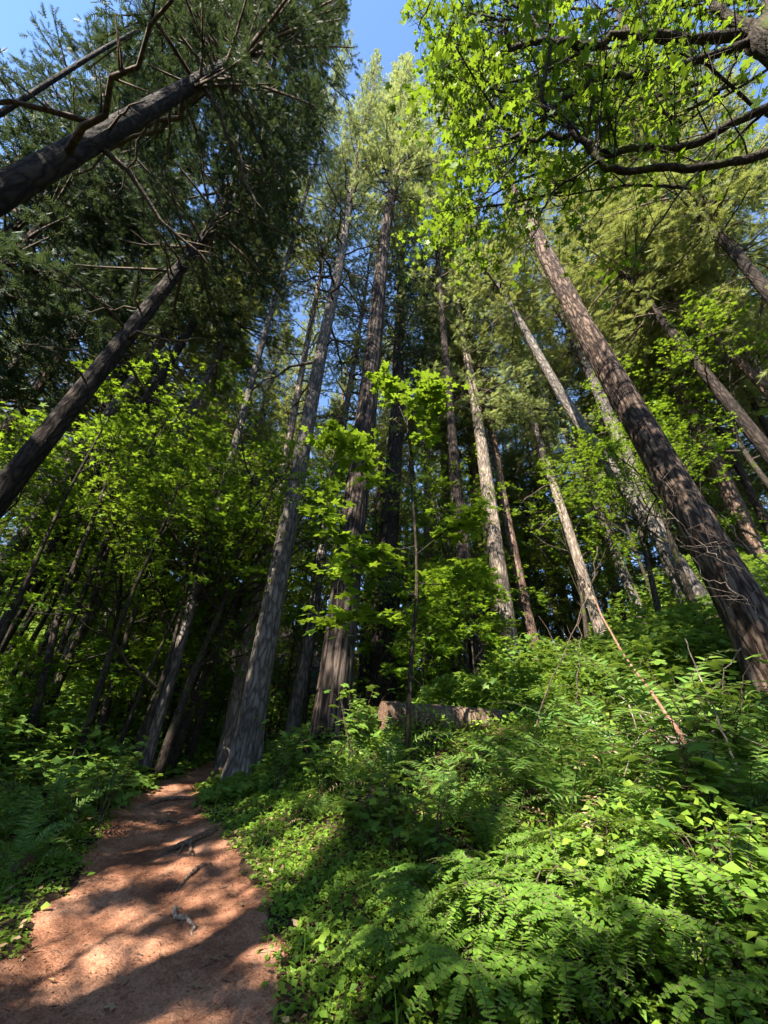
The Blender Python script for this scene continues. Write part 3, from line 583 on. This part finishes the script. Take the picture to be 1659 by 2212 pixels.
# ------------------------------------------------------------------ overhanging maple at the upper right
r = np.random.default_rng(91)
def c2(x, y): return x/2+829.5, y/2
base = np.array([5.1, 1.1, 0]); base[2] = gz(base[0], base[1])
fork = atr(*c2(1640, 140), 9.4)
o = thing('maple_tree', base, 'overhanging maple whose black mossy limbs cross the upper right sky', 'maple tree', 'conspicuous maples')
TP = spline([base-[0, 0, .4]-base, (fork-base)*.3+[.25, -.1, 0], (fork-base)*.65+[.1, 0, 0], fork-base], 30)
t = link('trunk', MB().add(*tube(TP, np.linspace(.36, .2, 30), 14, True, .05)).mesh('trunk', B_MAPLE, True), o)
HL = [([(1640, 140, 9.4), (1540, 195, 9.2), (1350, 260, 8.8), (1130, 320, 8.4), (950, 330, 8.1), (830, 400, 7.8), (720, 470, 7.6), (650, 560, 7.5), (610, 660, 7.4)], .075),
      ([(1760, 380, 8.4), (1659, 460, 8.1), (1480, 545, 7.8), (1370, 610, 7.6), (1230, 645, 7.4), (1100, 635, 7.2), (960, 665, 7.0), (880, 620, 7.0), (800, 540, 7.1), (740, 480, 7.2), (685, 440, 7.3), (690, 340, 7.5), (720, 210, 7.8)], .07),
      ([(1760, 620, 7.6), (1659, 655, 7.4), (1560, 690, 7.2), (1350, 725, 6.9), (1200, 725, 6.7), (1000, 740, 6.5), (930, 690, 6.5), (870, 625, 6.6), (780, 580, 6.7), (640, 600, 6.9), (560, 590, 7.)], .07),
      ([(1640, 140, 9.4), (1540, 150, 9.5), (1300, 170, 9.2), (1050, 150, 9.), (900, 200, 8.9), (800, 185, 8.9), (700, 170, 9.), (560, 195, 9.1), (530, 100, 9.3)], .10),
      ([(1640, 140, 9.4), (1560, 110, 9.7), (1480, 70, 10.), (1420, 0, 10.3), (1380, -120, 10.6)], .11),
      ([(930, 690, 6.5), (830, 760, 6.3), (740, 820, 6.2), (690, 900, 6.0), (650, 1010, 5.8), (600, 1120, 5.6)], .022),
      ([(890, 700, 6.5), (830, 760, 6.5), (790, 860, 6.5), (740, 960, 6.5)], .018),
      ([(910, 400, 7.0), (890, 500, 6.9), (890, 620, 6.8), (940, 690, 6.6)], .035),
      ([(1360, 735, 6.9), (1230, 900, 6.2), (1100, 1090, 5.8), (1030, 1230, 5.5), (1010, 1290, 5.4)], .016),
      ([(1050, 150, 9.), (1010, 60, 9.6), (990, -60, 10.2)], .06), ([(900, 200, 8.9), (640, 330, 8.6), (480, 350, 8.6), (420, 330, 8.7)], .03),
      ([(1130, 320, 8.4), (950, 420, 8.), (850, 500, 7.7), (740, 560, 7.6)], .03),
      ([(1540, 150, 9.5), (1500, 300, 9.2), (1420, 420, 9.), (1300, 480, 8.9)], .04), ([(1640, 140, 9.4), (1655, 60, 10), (1640, -80, 11)], .09),
      ([(1659, 470, 8.1), (1560, 560, 8.2), (1480, 640, 8.2), (1400, 730, 8.3)], .03),
      ([(700, 170, 9.), (620, 60, 9.6), (470, -30, 10), (330, -80, 10.4), (200, 20, 10.2), (150, 130, 10.)], .03),
      ([(530, 100, 9.3), (400, 60, 9.6), (300, 100, 9.8), (260, 200, 9.9)], .02),
      ([(650, 560, 7.5), (560, 680, 7.3), (470, 780, 7.2), (420, 880, 7.1), (400, 1000, 7.)], .018), ([(640, 600, 6.9), (520, 760, 6.7), (400, 860, 6.6), (330, 930, 6.5)], .014)]
lv = []; LPTS = []
for k, (pl, rad) in enumerate(HL):
    n = max(8, len(pl)*4); P = spline([atr(*c2(x, y), L) for x, y, L in pl], n)-base
    P += .02*r.normal(size=P.shape)*np.linspace(0, 1, n)[:, None]; LPTS.append(P)
    lm = MB().add(*tube(P, rad*.72*np.linspace(1, .45, n), 8, True, .10, k))
    ln = np.linalg.norm(np.diff(P, axis=0), axis=1).sum(); m = int(ln*10)
    for i in range(m):
        u = r.uniform(.18 if k < 5 else .1, 1)*(n-1); q = np.array([np.interp(u, np.arange(n), P[:, c]) for c in range(3)]); dd = nz(P[min(int(u)+1, n-1)]-P[max(int(u)-1, 0)])
        s = r.normal(size=3)*[1, 1, .55]; s = nz(s-.6*(s@dd)*dd)
        deep = rad > .03 and r.random() < .42
        grow(r, lm, lv, q, .4*dd+s*[1, 1, .5]+[0, 0, .8], r.uniform(.7, 1.5) if deep else r.uniform(.25, .7), .010 if deep else .005, 1 if deep else 0, .8, .4, (5,), 7, 4, 1, .6, .003)
    link('limb', lm.mesh('limb', B_MAPLE, True), t)
# upper storey of the same crown
for k, (x, y, L) in enumerate([(620, 120, 11), (640, 300, 10.5), (660, 480, 10), (640, 600, 9.5), (680, 380, 10), (600, 760, 8.6), (580, 860, 8.2), (660, 100, 11.5), (640, 240, 11), (760, 160, 11.5), (820, 300, 11), (680, 60, 12.5), (760, 20, 13), (860, 140, 12.5), (700, 420, 11), (620, 360, 11.5), (900, 40, 13), (1000, 220, 12), (1180, 120, 12.5), (1400, 40, 12.5), (1500, 160, 12), (640, 120, 11), (700, 40, 11.5), (700, 300, 10.5), (800, 60, 12), (950, 20, 12), (1100, 60, 12), (1250, 20, 12), (1350, 130, 12), (1500, 260, 11), (1600, 330, 10.5), (1450, 420, 10), (1250, 400, 10.5), (1080, 460, 9.5),
                               (1600, 540, 9.), (640, 420, 9.5), (680, 460, 9.), (740, 200, 11), (520, 640, 8.5), (1150, 540, 9.), (1640, 40, 12), (720, 20, 12), (1180, 830, 8.)]):
    lm = MB(); p0 = atr(*c2(x+r.uniform(100, 260), y-r.uniform(0, 80)), L+.4)-base; p1 = atr(*c2(x, y), L)-base
    grow(r, lm, lv, p0, p1-p0+[0, 0, .2], 2.2, .025, 2, .9, .1, (7, 5), 15, 5, 1, .6, .003); link('limb', lm.mesh('limb', B_MAPLE), t)
LP = np.concatenate(LPTS)
def keep_top(P):
    k = np.ones(len(P), bool)
    for i in range(0, len(P), 2000):
        dd = P[i:i+2000, None]-LP[None]; n2 = (dd**2).sum(-1); j = n2.argmin(1); z = dd[np.arange(len(j)), j, 2]
        k[i:i+2000] = ~((n2.min(1) < .9) & (z < .06)) | (r.random(len(j)) < .08)
    return k & ~in_gap(P+base) & (r.random(len(P)) < .8)
link('crown', leafmesh(lv, r, T_MAPLE, .060, M_MAPLE, .7, .45, keep=keep_top), o)

# ------------------------------------------------------------------ ferns
def frond_sword(mb, r, base, az, L, rise, nper=25, w=.09, mat=0):
    u = np.linspace(0, 1, 14); h = np.array([math.cos(az), math.sin(az), 0]); e0 = rise; e = e0-1.5*u**1.4*(.8+.3*r.random())
    st = L/13; P = [np.array(base, float)]
    for k in range(13): P.append(P[-1]+st*(h*math.cos(e[k])+np.array([0, 0, math.sin(e[k])])))
    P = np.array(P); mb.add(*tube(P, .004*np.linspace(1, .3, 14), 3, False), 1)
    t = np.repeat(np.linspace(.12, .995, nper), 2); sd = np.tile([-1., 1.], nper)
    q = np.stack([np.interp(t*13, np.arange(14), P[:, c]) for c in range(3)], -1); T = nz(np.stack([np.interp(t*13, np.arange(14), np.gradient(P[:, c])) for c in range(3)], -1))
    side = nz(np.cross(T, [0, 0, 1.])); nn = np.cross(side, T)
    ln = w*np.sin(np.pi*np.clip(t*.86+.14, 0, 1))**.6*(.9+.2*r.random(len(t)))+.008
    d = side*sd[:, None]+T*.30+nn*(.12+.1*r.normal(size=len(t)))[:, None]
    Tm = (np.array([[-.10, 0, 0], [.10, 0, 0], [.09, .5, .05], [-.09, .5, .05], [0, 1, -.06]]), np.array([[0, 1, 2], [0, 2, 3], [3, 2, 4]]))
    mb.add(*inst(Tm, q, d, nn+.25*r.normal(size=(len(t), 3)), ln), mat)
def sword_mesh(seed, n=15, L=.95):
    r = np.random.default_rng(seed); mb = MB()
    for i in range(4): frond_sword(mb, r, [0, 0, 0], r.random()*6.28, L*r.uniform(.5, .8), r.uniform(.1, .5), 18, .05, 2)
    for i in range(n): frond_sword(mb, r, [0, 0, 0], i*2.4+r.normal()*.3, L*r.uniform(.7, 1.1), r.uniform(.8, 1.35))
    return mb.mesh('fronds', [M_SWORD, B_TWIG, M_DEADLEAF])
SWORD = [sword_mesh(61), sword_mesh(62, 18, 1.05), sword_mesh(63, 12, .85)]
def maiden_mesh(seed, n=12):
    r = np.random.default_rng(seed); mb = MB(); Tp = (np.array([[-.2, 0, 0], [.28, 0, 0], [.36, .55, .03], [.12, 1, -.04], [-.16, .9, -.02]]), np.array([[0, 1, 2], [0, 2, 3], [0, 3, 4]]))
    for i in range(n):
        az = i*2.4+r.normal()*.35; h = np.array([math.cos(az), math.sin(az), 0]); out = r.uniform(.05, .30); top = r.uniform(.26, .5)
        u = np.linspace(0, 1, 7)[:, None]; P = h*out*u**1.3+np.array([0, 0, 1])*top*(1-(1-u)**1.7); mb.add(*tube(P, .0035, 3, False), 1)
        tip = P[-1]; tl = r.uniform(-.1, .35); nn = nz(np.array([0, 0, 1.])+h*tl+.15*r.normal(size=3)); fw = nz(h-(h@nn)*nn); sd = np.cross(nn, fw); nf = r.integers(5, 10); fs = r.uniform(.6, 1.1)
        for k in range(nf):
            f = (k-(nf-1)/2)/((nf-1)/2); a = f*1.55; L = fs*r.uniform(.22, .32)*(1-.35*abs(f)); d = fw*math.cos(a)+sd*math.sin(a)
            uu = np.linspace(0, 1, 8)[:, None]; c = tip+.05*sd*f+d*L*uu+sd*f*.03*uu-nn*(.10*L*uu**2+.16*L*uu**3)
            mb.add(*tube(c, .002, 3, False), 1); m = int(L/.0125); t = np.repeat(np.linspace(.06, 1, m), 2); s2 = np.tile([-1., 1.], m)
            q = np.stack([np.interp(t*7, np.arange(8), c[:, x]) for x in range(3)], -1); T = nz(np.stack([np.interp(t*7, np.arange(8), np.gradient(c[:, x])) for x in range(3)], -1)); ss = nz(np.cross(T, nn))
            mb.add(*inst(Tp, q, ss*s2[:, None]+.15*T, nn+.2*r.normal(size=(len(t), 3)), .026*(.5+.5*fs)*np.sin(np.pi*np.clip(.12+.83*t, 0, 1))**.55+.005))
    return mb.mesh('fronds', [M_MAID, B_TWIG])
MAID = [maiden_mesh(71), maiden_mesh(72, 15), maiden_mesh(73, 10)]
def plant(name, me, pos, label, cat, group, scale=1, rz=None, tilt=0.0, part='fronds'):
    o = link(name, me); o.location = [float(v) for v in pos]; o.rotation_euler = (tilt*R_.normal(), tilt*R_.normal(), R_.random()*6.28 if rz is None else rz); o.scale = (scale,)*3
    return tag(o, label, cat, group)
MF = [(1110, 1975, 1.15), (1010, 2080, 1.1), (1250, 1990, 1.1), (1180, 2120, 1.1), (1350, 2030, 1.), (1060, 2190, 1.1), (1330, 2190, 1.), (1600, 2060, 1.1), (960, 1960, .9), (1200, 1890, 1.), (1330, 1880, .9), (900, 2060, .8), (1560, 2200, 1.)]
for i, (px, py, s) in enumerate(MF):
    p = hit(px, py+95); o = plant('maidenhair_fern', MAID[i % 3], p, 'maidenhair fern with fan shaped fronds on the bank', 'fern', 'maidenhair ferns on the bank', s*R_.uniform(.9, 1.1), tilt=.1); note(o, ('maidenhair fern', 'full maidenhair fern', 'sparse maidenhair fern')[i % 3])
SF = [(1330, 1700, 1.5), (1480, 1650, 1.6), (1150, 1700, 1.5), (1240, 1770, 1.3), (830, 1650, 1.1), (760, 1660, .9), (980, 1740, 1.1), (1440, 1790, 1.), (1590, 1640, 1.), (1640, 1720, 1.), (100, 1760, 1.), (20, 1830, .9), (60, 1690, .9), (1060, 1800, .8), (-20, 1760, 1.), (680, 1720, .6), (1390, 1640, .9), (1550, 1560, .9)]
for i, (px, py, s) in enumerate(SF):
    p = hit(px, py+60); o = plant('sword_fern', SWORD[i % 3], p+[0, 0, .12 if s > 1.2 else 0], 'sword fern clump with arching fronds', 'fern', 'sword ferns beside the path', s, tilt=.1); note(o, 'arching sword fern')

# ------------------------------------------------------------------ shrubs and herbs
def shrub_mesh(seed, H, n, T=T_THIMBLE, size=.085, mat=M_SHRUB, spread=.5):
    r = np.random.default_rng(seed); st = MB(); P_ = []; F_ = []; S_ = []
    for i in range(n):
        a = r.random()*6.283; lean = r.uniform(.1, spread); h = H*r.uniform(.55, 1.1); u = np.linspace(0, 1, 7)[:, None]
        P = np.array([math.cos(a), math.sin(a), 0])*(lean*h*u**1.5+.04)+np.array([0, 0, 1])*h*(u-.12*u*u)+.02*r.normal(size=(7, 3))*u; st.add(*tube(P, .006*np.linspace(1.2, .4, 7), 4, False))
        m = r.integers(7, 12); t = r.uniform(.35, 1, m); q = np.stack([np.interp(t*6, np.arange(7), P[:, c]) for c in range(3)], -1); b = r.random(m)*6.283; dd = np.stack([np.cos(b), np.sin(b), .1+.2*r.normal(size=m)], -1)
        pl = r.uniform(.03, .12, m)[:, None]; e = q+dd*pl
        for k in range(m): st.add(*tube([q[k], e[k]], [.0025, .002], 3, False))
        P_.append(e); F_.append(dd); S_.append(size*r.uniform(.6, 1.2, m))
    P_, F_, S_ = map(np.concatenate, (P_, F_, S_)); nr = np.array([0, 0, 1.])+.28*r.normal(size=P_.shape)
    return st.mesh('stem', B_TWIG), MB().add(*inst(T, P_, F_, nr, S_)).mesh('foliage', mat)
SHRUB = [shrub_mesh(81, .7, 8), shrub_mesh(82, .9, 10), shrub_mesh(83, .5, 7, size=.07), shrub_mesh(84, 1.2, 11, size=.09)]
def put_shrub(x, y, v, s, label, group):
    o = thing('leafy_shrub', (x, y, float(gz(x, y))-.03), label, 'shrub', group, rz=R_.random()*6.28, scale=s); link('stem', SHRUB[v][0], o); link('foliage', SHRUB[v][1], o); note(o, ('broad leaved shrub', 'bushy broad leaved shrub', 'low broad leaved shrub', 'tall broad leaved shrub')[v], None, .5)
k = 0
for px, py in [(700, 1600), (760, 1620), (660, 1640), (760, 1750), (860, 1850), (930, 1870), (800, 1800), (1580, 1690), (1640, 1640), (1650, 1800), (1560, 1850),
               (1620, 1560), (1480, 1540), (600, 1680), (620, 1610), (60, 1620), (150, 1610), (230, 1640), (20, 1660), (110, 1660), (190, 1690), (260, 1680), (70, 1720), (150, 1740), (0, 1720), (210, 1740), (30, 1560), (130, 1560), (250, 1590), (100, 1800), (700, 1690), (1360, 1540), (1450, 1510), (1440, 1960), (1480, 2110), (1640, 1960), (1230, 2060), (1640, 2130), (830, 1960), (760, 2060)]:
    p = hit(px, py+40); put_shrub(p[0], p[1], (k*7+k//3) % 4, (.85+.3*R_.random())*(.62 if py > 1900 else 1), 'broad leaved shrub in the undergrowth', 'broad leaved shrubs of the undergrowth'); k += 1
# far undergrowth (uncountable)
def carpet(name, label, n, fn, T, size, mat, hmax, tilt=.35, cat='undergrowth'):
    x, y = fn(n); ok = (x < xl(y)+.04+.10*R_.normal(size=n)) | (x > xr(y)-.04-.10*R_.normal(size=n)); x, y = x[ok], y[ok]; n = len(x)
    d = np.minimum(np.abs(x-xl(y)), np.abs(x-xr(y))); hh = hmax(x, y, d)*R_.random(n)**.7
    pos = np.stack([x, y, gz(x, y)+hh], -1); th = R_.random(n)*6.283
    sz = size(x, y)*R_.uniform(.55, 1.25, n)
    return tag(link(name, MB().add(*inst(T, pos, np.stack([np.cos(th), np.sin(th), -.1+.25*R_.normal(size=n)], -1), np.array([0, 0, 1.])+tilt*R_.normal(size=(n, 3)), sz)).mesh(name, mat)), label, cat, kind='stuff')
def polar(d0, d1, a0=-62, a1=62, pw=1.0):
    def f(n):
        d = d0+(d1-d0)*R_.random(n)**pw; a = np.radians(R_.uniform(a0, a1, n)); return d*np.sin(a), d*np.cos(a)
    return f
clump = lambda x, y, s, sd: np.clip(.55+.8*vnoise(x, y, s, sd), .08, 1.4)
carpet('undergrowth', 'mixed leafy undergrowth filling the forest floor behind the path', 120000, polar(8, 34, pw=1.3), T_THIM_S, lambda x, y: .075+.0035*np.hypot(x, y), M_SHRUB, lambda x, y, d: np.minimum(.15+.5*d, 1.3+.9*(np.hypot(x, y) > 13))*clump(x, y, .5, 31))
carpet('ground_cover', 'low green herbs carpeting the banks on both sides of the path', 95000, polar(1.2, 11, -60, 62, 1.25), T_TRI, lambda x, y: .030+.0034*np.hypot(x, y), M_HERB, lambda x, y, d: np.minimum(.03+.28*d, .26)*clump(x, y, 1.3, 33))
carpet('leafy_herbs', 'taller soft leaved herbs growing through the ground cover', 34000, polar(1.4, 10, -60, 62, 1.2), T_OVATE, lambda x, y: .048+.005*np.hypot(x, y), M_HERB, lambda x, y, d: np.minimum(.03+.4*d, .5)*clump(x, y, .9, 35), .5)
n = 2600; x, y = polar(1.2, 9, -60, 62)(n); ok = (x > xr(y)+.03) | (x < xl(y)-.03); x, y = x[ok], y[ok]; n = len(x); th = R_.random(n)*6.283
T_BL = (np.array([[-.02, 0, 0], [.02, 0, 0], [.016, .6, .0], [-.016, .6, 0], [0, 1, -.18]]), np.array([[0, 1, 2], [0, 2, 3], [3, 2, 4]]))
tag(link('herb_stems', MB().add(*inst(T_BL, np.stack([x, y, gz(x, y)], -1), np.stack([.7*np.cos(th), .7*np.sin(th), np.ones(n)], -1), np.stack([np.cos(th), np.sin(th), 0*th], -1), R_.uniform(.08, .30, n))).mesh('herb_stems', M_HERB)), 'thin upright grass blades and herb stems among the low plants', 'grass', kind='stuff')
n = 9000; x, y = polar(1.2, 10, -60, 62)(n); jt = np.abs(R_.normal(size=n))*.22; ok = (x > xr(y)-jt) | (x < xl(y)+jt); x, y = x[ok], y[ok]; n = len(x); th = R_.random(n)*6.283
tag(link('leaf_litter', MB().add(*inst(T_OVATE, np.stack([x, y, gz(x, y)+.02], -1), np.stack([np.cos(th), np.sin(th), 0*th], -1), np.array([0, 0, 1.])+.4*R_.normal(size=(n, 3)), R_.uniform(.02, .07, n))).mesh('leaf_litter', M_DEADLEAF)), 'dry brown leaves lying under the plants', 'leaf litter', kind='stuff')

# ------------------------------------------------------------------ logs, roots, sticks
def log(label, a, b, r0, r1, seed, cut=True, name='fallen_log'):
    a = np.array(a); b = np.array(b); c = (a+b)/2; o = thing(name, c-[0, 0, r0], label, 'log', 'fallen logs')
    k = 40; P = a+(b-a)*np.linspace(0, 1, k)[:, None]; rr = np.linspace(r0, r1, k)*(1+.04*vnoise(np.linspace(0, 9, k), np.zeros(k), 1, seed))
    V, F_ = tube(P-(c-[0, 0, r0]), rr, 24, False, .03, seed); link('trunk', MB().add(V, F_).mesh('trunk', B_LOG, True), o)
    for e, s in ((V[:24], 1), (V[-24:], -1)):
        cc = e.mean(0); d = nz((a-b)*s); ring = [cc+d*.012]+[cc+(q-cc)*.985+d*.004 for q in e]; F2 = [[0, 1+(i+1) % 24, 1+i] if s > 0 else [0, 1+i, 1+(i+1) % 24] for i in range(24)]
        link('cut_end', MB().add(ring, F2).mesh('cut_end', B_CUT), o)
    return o
a = at(826, 1566, 6.5); b = at(1035, 1556, 7.4); a[2] += .13; b = b+(b-a)*.7; log('mossy fallen log with a sawn end above the ferns', a, b, .20, .17, 1)
a = at(1590, 1492, 9.2); b = at(1430, 1520, 9.2); log('fallen log lying in the brush near the right edge', a, b+(b-a)*.8, .17, .15, 2)
a = hit(44, 1898); a[2] = gz(a[0], a[1])+.075; b = a+np.array([-1.6, .1, .02]); log('short sawn log jutting out of the brush at the left edge of the path', a, b, .085, .09, 3)
def stick(name, label, cat, pts, r0, r1, mat, group=None, n=24, twigs=0, seed=0, rough=.08, sides=7):
    rg = np.random.default_rng(seed+77); P = spline(pts, n); P[1:-1] += (0.012 if twigs else .004)*rg.normal(size=(n-2, 3)); o0 = P[0].copy(); mb = MB().add(*tube(P-o0, np.linspace(r0, r1, n), sides, True, rough, seed))
    for i in range(twigs):
        k = rg.integers(n//4, n-1); d = nz(P[k+1]-P[k-1])+rg.normal(size=3)*.8; L = rg.uniform(.12, .4); q = P[k]-o0
        mb.add(*tube(spline([q, q+d*L*.5+rg.normal(size=3)*.02, q+d*L+rg.normal(size=3)*.05], 6), np.linspace(r1*.9, r1*.3, 6), 4))
    o = link(name, mb.mesh(name, mat, True), None, o0); return tag(o, label, cat, group)
def onp(px, py, up=0.0): p = hit0(px, py); p[2] = float(surf(np.array([p[0]]), np.array([p[1]]))[0])+up; return p
stick('tree_root', 'pale curved root catching the sun in the middle of the path', 'root', [onp(392, 1940, -.02), onp(380, 1952, .012), onp(384, 1968, .018), onp(398, 1978, .012), onp(414, 1984, .010), onp(420, 1996, .004), onp(412, 2008, -.02)], .020, .011, B_DEADW, 'roots on the path')
stick('tree_root', 'long dark root crossing the path in shade', 'root', [onp(500, 1775, -.02), onp(450, 1800, .03), onp(410, 1812, .03), onp(370, 1825, .02), onp(335, 1842, -.02)], .045, .018, B_ROOT, 'roots on the path')
stick('tree_root', 'short forked root end pointing down the path', 'root', [onp(412, 1812, .03), onp(416, 1828, .02), onp(415, 1845, .01)], .022, .016, B_ROOT, 'roots on the path')
stick('tree_root', 'thin side root beside the forked root end', 'root', [onp(400, 1815, .02), onp(390, 1830, .01), onp(384, 1842, -.01)], .016, .008, B_ROOT, 'roots on the path')
stick('tree_root', 'rounded stub of root between the long root and the pale root', 'root', [onp(455, 1862, -.02), onp(430, 1874, .012), onp(405, 1890, .008), onp(380, 1912, -.02)], .032, .012, B_ROOT, 'roots on the path')
stick('tree_root', 'low pale root hump near the path crest', 'root', [onp(335, 1776, -.02), onp(362, 1768, .015), onp(400, 1772, -.02)], .026, .016, B_ROOT, 'roots on the path')
stick('tree_root', 'root running along the sunny stripe at the crest', 'root', [onp(310, 1738, -.02), onp(350, 1725, .03), onp(410, 1722, .02), onp(440, 1726, -.02)], .04, .02, B_ROOT, 'roots on the path')
for i, (px, py) in enumerate([(425, 2110), (560, 2010), (470, 2060), (120, 2110), (250, 2150), (350, 2050), (520, 1960), (200, 1950)]):
    p = onp(px, py, .015); T = T_MAPLE if i % 2 == 0 else T_OVATE
    o = link('fallen_leaf', MB().add(*inst(T, np.zeros((1, 3)), np.array([[math.cos(i), math.sin(i), 0.]]), np.array([[.2, .1, 1.]]), .05)).mesh('fallen_leaf', M_DEADLEAF), None, p); tag(o, 'dry leaf lying on the dirt path', 'leaf', 'dry leaves on the path'); note(o, ('dry lobed leaf on the path', 'dry oval leaf on the path')[i % 2], None, 0)
D1 = 4.6
stick('dead_stalk', 'reddish bare pole leaning above the sunlit sword fern', 'dead stalk', [at(1280, 1290, 4.9), at(1340, 1400, 4.7), at(1410, 1500, 4.5), at(1478, 1600, 4.3), at(1500, 1680, 4.25)], .008, .019, B_POLE, 'bare stalks on the bank')
stick('dead_stalk', 'thin pale leaning stalk right of the reddish pole', 'dead stalk', [at(1480, 1380, 4.4), at(1520, 1480, 4.3), at(1570, 1600, 4.2), at(1610, 1710, 4.1)], .004, .009, B_DEADW, 'bare stalks on the bank')
stick('dead_stalk', 'thin reddish stalk slanting left of the reddish pole', 'dead stalk', [at(1395, 1560, 4.3), at(1440, 1620, 4.2), at(1490, 1660, 4.1)], .005, .008, B_POLE, 'bare stalks on the bank')
stick('dead_branch', 'bleached dead branch with curled lichen tufts catching the sun', 'dead branch', [at(1310, 1480, 4.6), at(1370, 1535, 4.5), at(1420, 1580, 4.4), at(1480, 1620, 4.3)], .003, .010, B_DEADW, 'dead branches', twigs=11, seed=4)
stick('dead_branch', 'crooked grey twig arching across the bank below the log', 'dead branch', [at(1600, 1400, 4.5), at(1540, 1490, 4.5), at(1470, 1560, 4.5), at(1410, 1620, 4.4), at(1395, 1690, 4.3)], .005, .003, B_DEADW, 'dead branches', twigs=8, seed=5)
for i, (pts, lab) in enumerate([([(1760, 1320), (1640, 1210), (1560, 1120), (1490, 1060), (1420, 1030)], 'upper bare whitish twig reaching over the massive brown trunk'), ([(1760, 1260), (1650, 1190), (1560, 1175), (1470, 1180)], 'level bare whitish twig crossing the massive brown trunk'),
                                ([(1760, 1340), (1620, 1240), (1530, 1190), (1440, 1100)], 'slanting bare whitish twig in front of the massive brown trunk'), ([(1760, 1480), (1640, 1330), (1580, 1270), (1500, 1245)], 'lowest bare whitish twig in front of the massive brown trunk')]):
    stick('dead_branch', lab, 'dead branch', [at(x, y, 4.2+.1*i) for x, y in pts], .006, .002, B_DEADW, 'bare twigs at the right edge', twigs=10, seed=20+i)
stick('thin_stem', 'upright dark sapling stem left of the reddish pole', 'sapling stem', [at(1250, 1620, 5.2), at(1246, 1500, 5.2), at(1250, 1400, 5.2), at(1260, 1260, 5.3)], .010, .004, B_TWIG, twigs=6, seed=31)
stick('thin_stem', 'long dark bare stem crossing from the sapling toward the brown trunk', 'sapling stem', [at(1120, 1700, 4.8), at(1180, 1500, 4.9), at(1270, 1290, 5.), at(1290, 1180, 5.1)], .010, .004, B_TWIG, twigs=6, seed=32)
LOWM = {'the mossy sawn log': (900, 1565), 'the path crest': (370, 1690), 'the pale curved root': (395, 1975), 'the short sawn log at the left edge': (44, 1868), 'the scorched central fir': (718, 1540), 'the grey furrowed fir': (535, 1600),
        'the reddish bare pole': (1400, 1490), 'the thin pale leaning stalk': (1560, 1590), 'the massive brown fir': (1550, 1320), 'the bottom right corner': (1650, 2200), 'the bright bottom ferns': (1180, 2080), 'the long dark root': (420, 1808)}
HIGHM = {'the ivy footed pale fir': (1065, 1162), 'the slender sunlit fir': (1165, 950), 'the great dark fir': (235, 290), 'the slanting dark brown fir': (230, 770), 'the thickest leaning maple': (370, 1580), 'the grey fir in the brush': (200, 1310), 'the central sapling': (890, 1200),
         'the grey furrowed fir': (620, 1150), 'the scorched central fir': (775, 1000), 'the massive brown fir': (1440, 1000), 'the upper slope firs': (1530, 800), 'the mossy sawn log': (930, 1560)}
ORD = ['nearest', 'second nearest', 'third nearest', 'fourth nearest', 'fifth nearest', 'sixth nearest', 'seventh nearest', 'eighth nearest', 'ninth nearest', 'tenth nearest', 'eleventh nearest', 'twelfth nearest']
byl = {}
for o, pre, p in REP:
    x, y, d = proj(p)
    if d < .2 or not (-40 < x < 1700 and -40 < y < 2250): continue
    ms = HIGHM if any(k in pre for k in ('fir', 'maple')) else LOWM
    m = min(ms, key=lambda k: (ms[k][0]-x)**2+(ms[k][1]-y)**2); dx, dy = x-ms[m][0], y-ms[m][1]
    w = ('left of' if dx < 0 else 'right of') if abs(dx) > abs(dy) else ('above' if dy < 0 else 'below')
    byl.setdefault((pre, w, m), []).append((dx*dx+dy*dy, o))
for (pre, w, m), l in byl.items():
    for i, (_, o) in enumerate(sorted(l, key=lambda t: t[0])):
        o['label'] = f'{pre} {w} {m}' + (f', {ORD[min(i, 11)]} one' if len(l) > 1 else '')
print('tris', sum(len(m.polygons) for m in bpy.data.meshes))
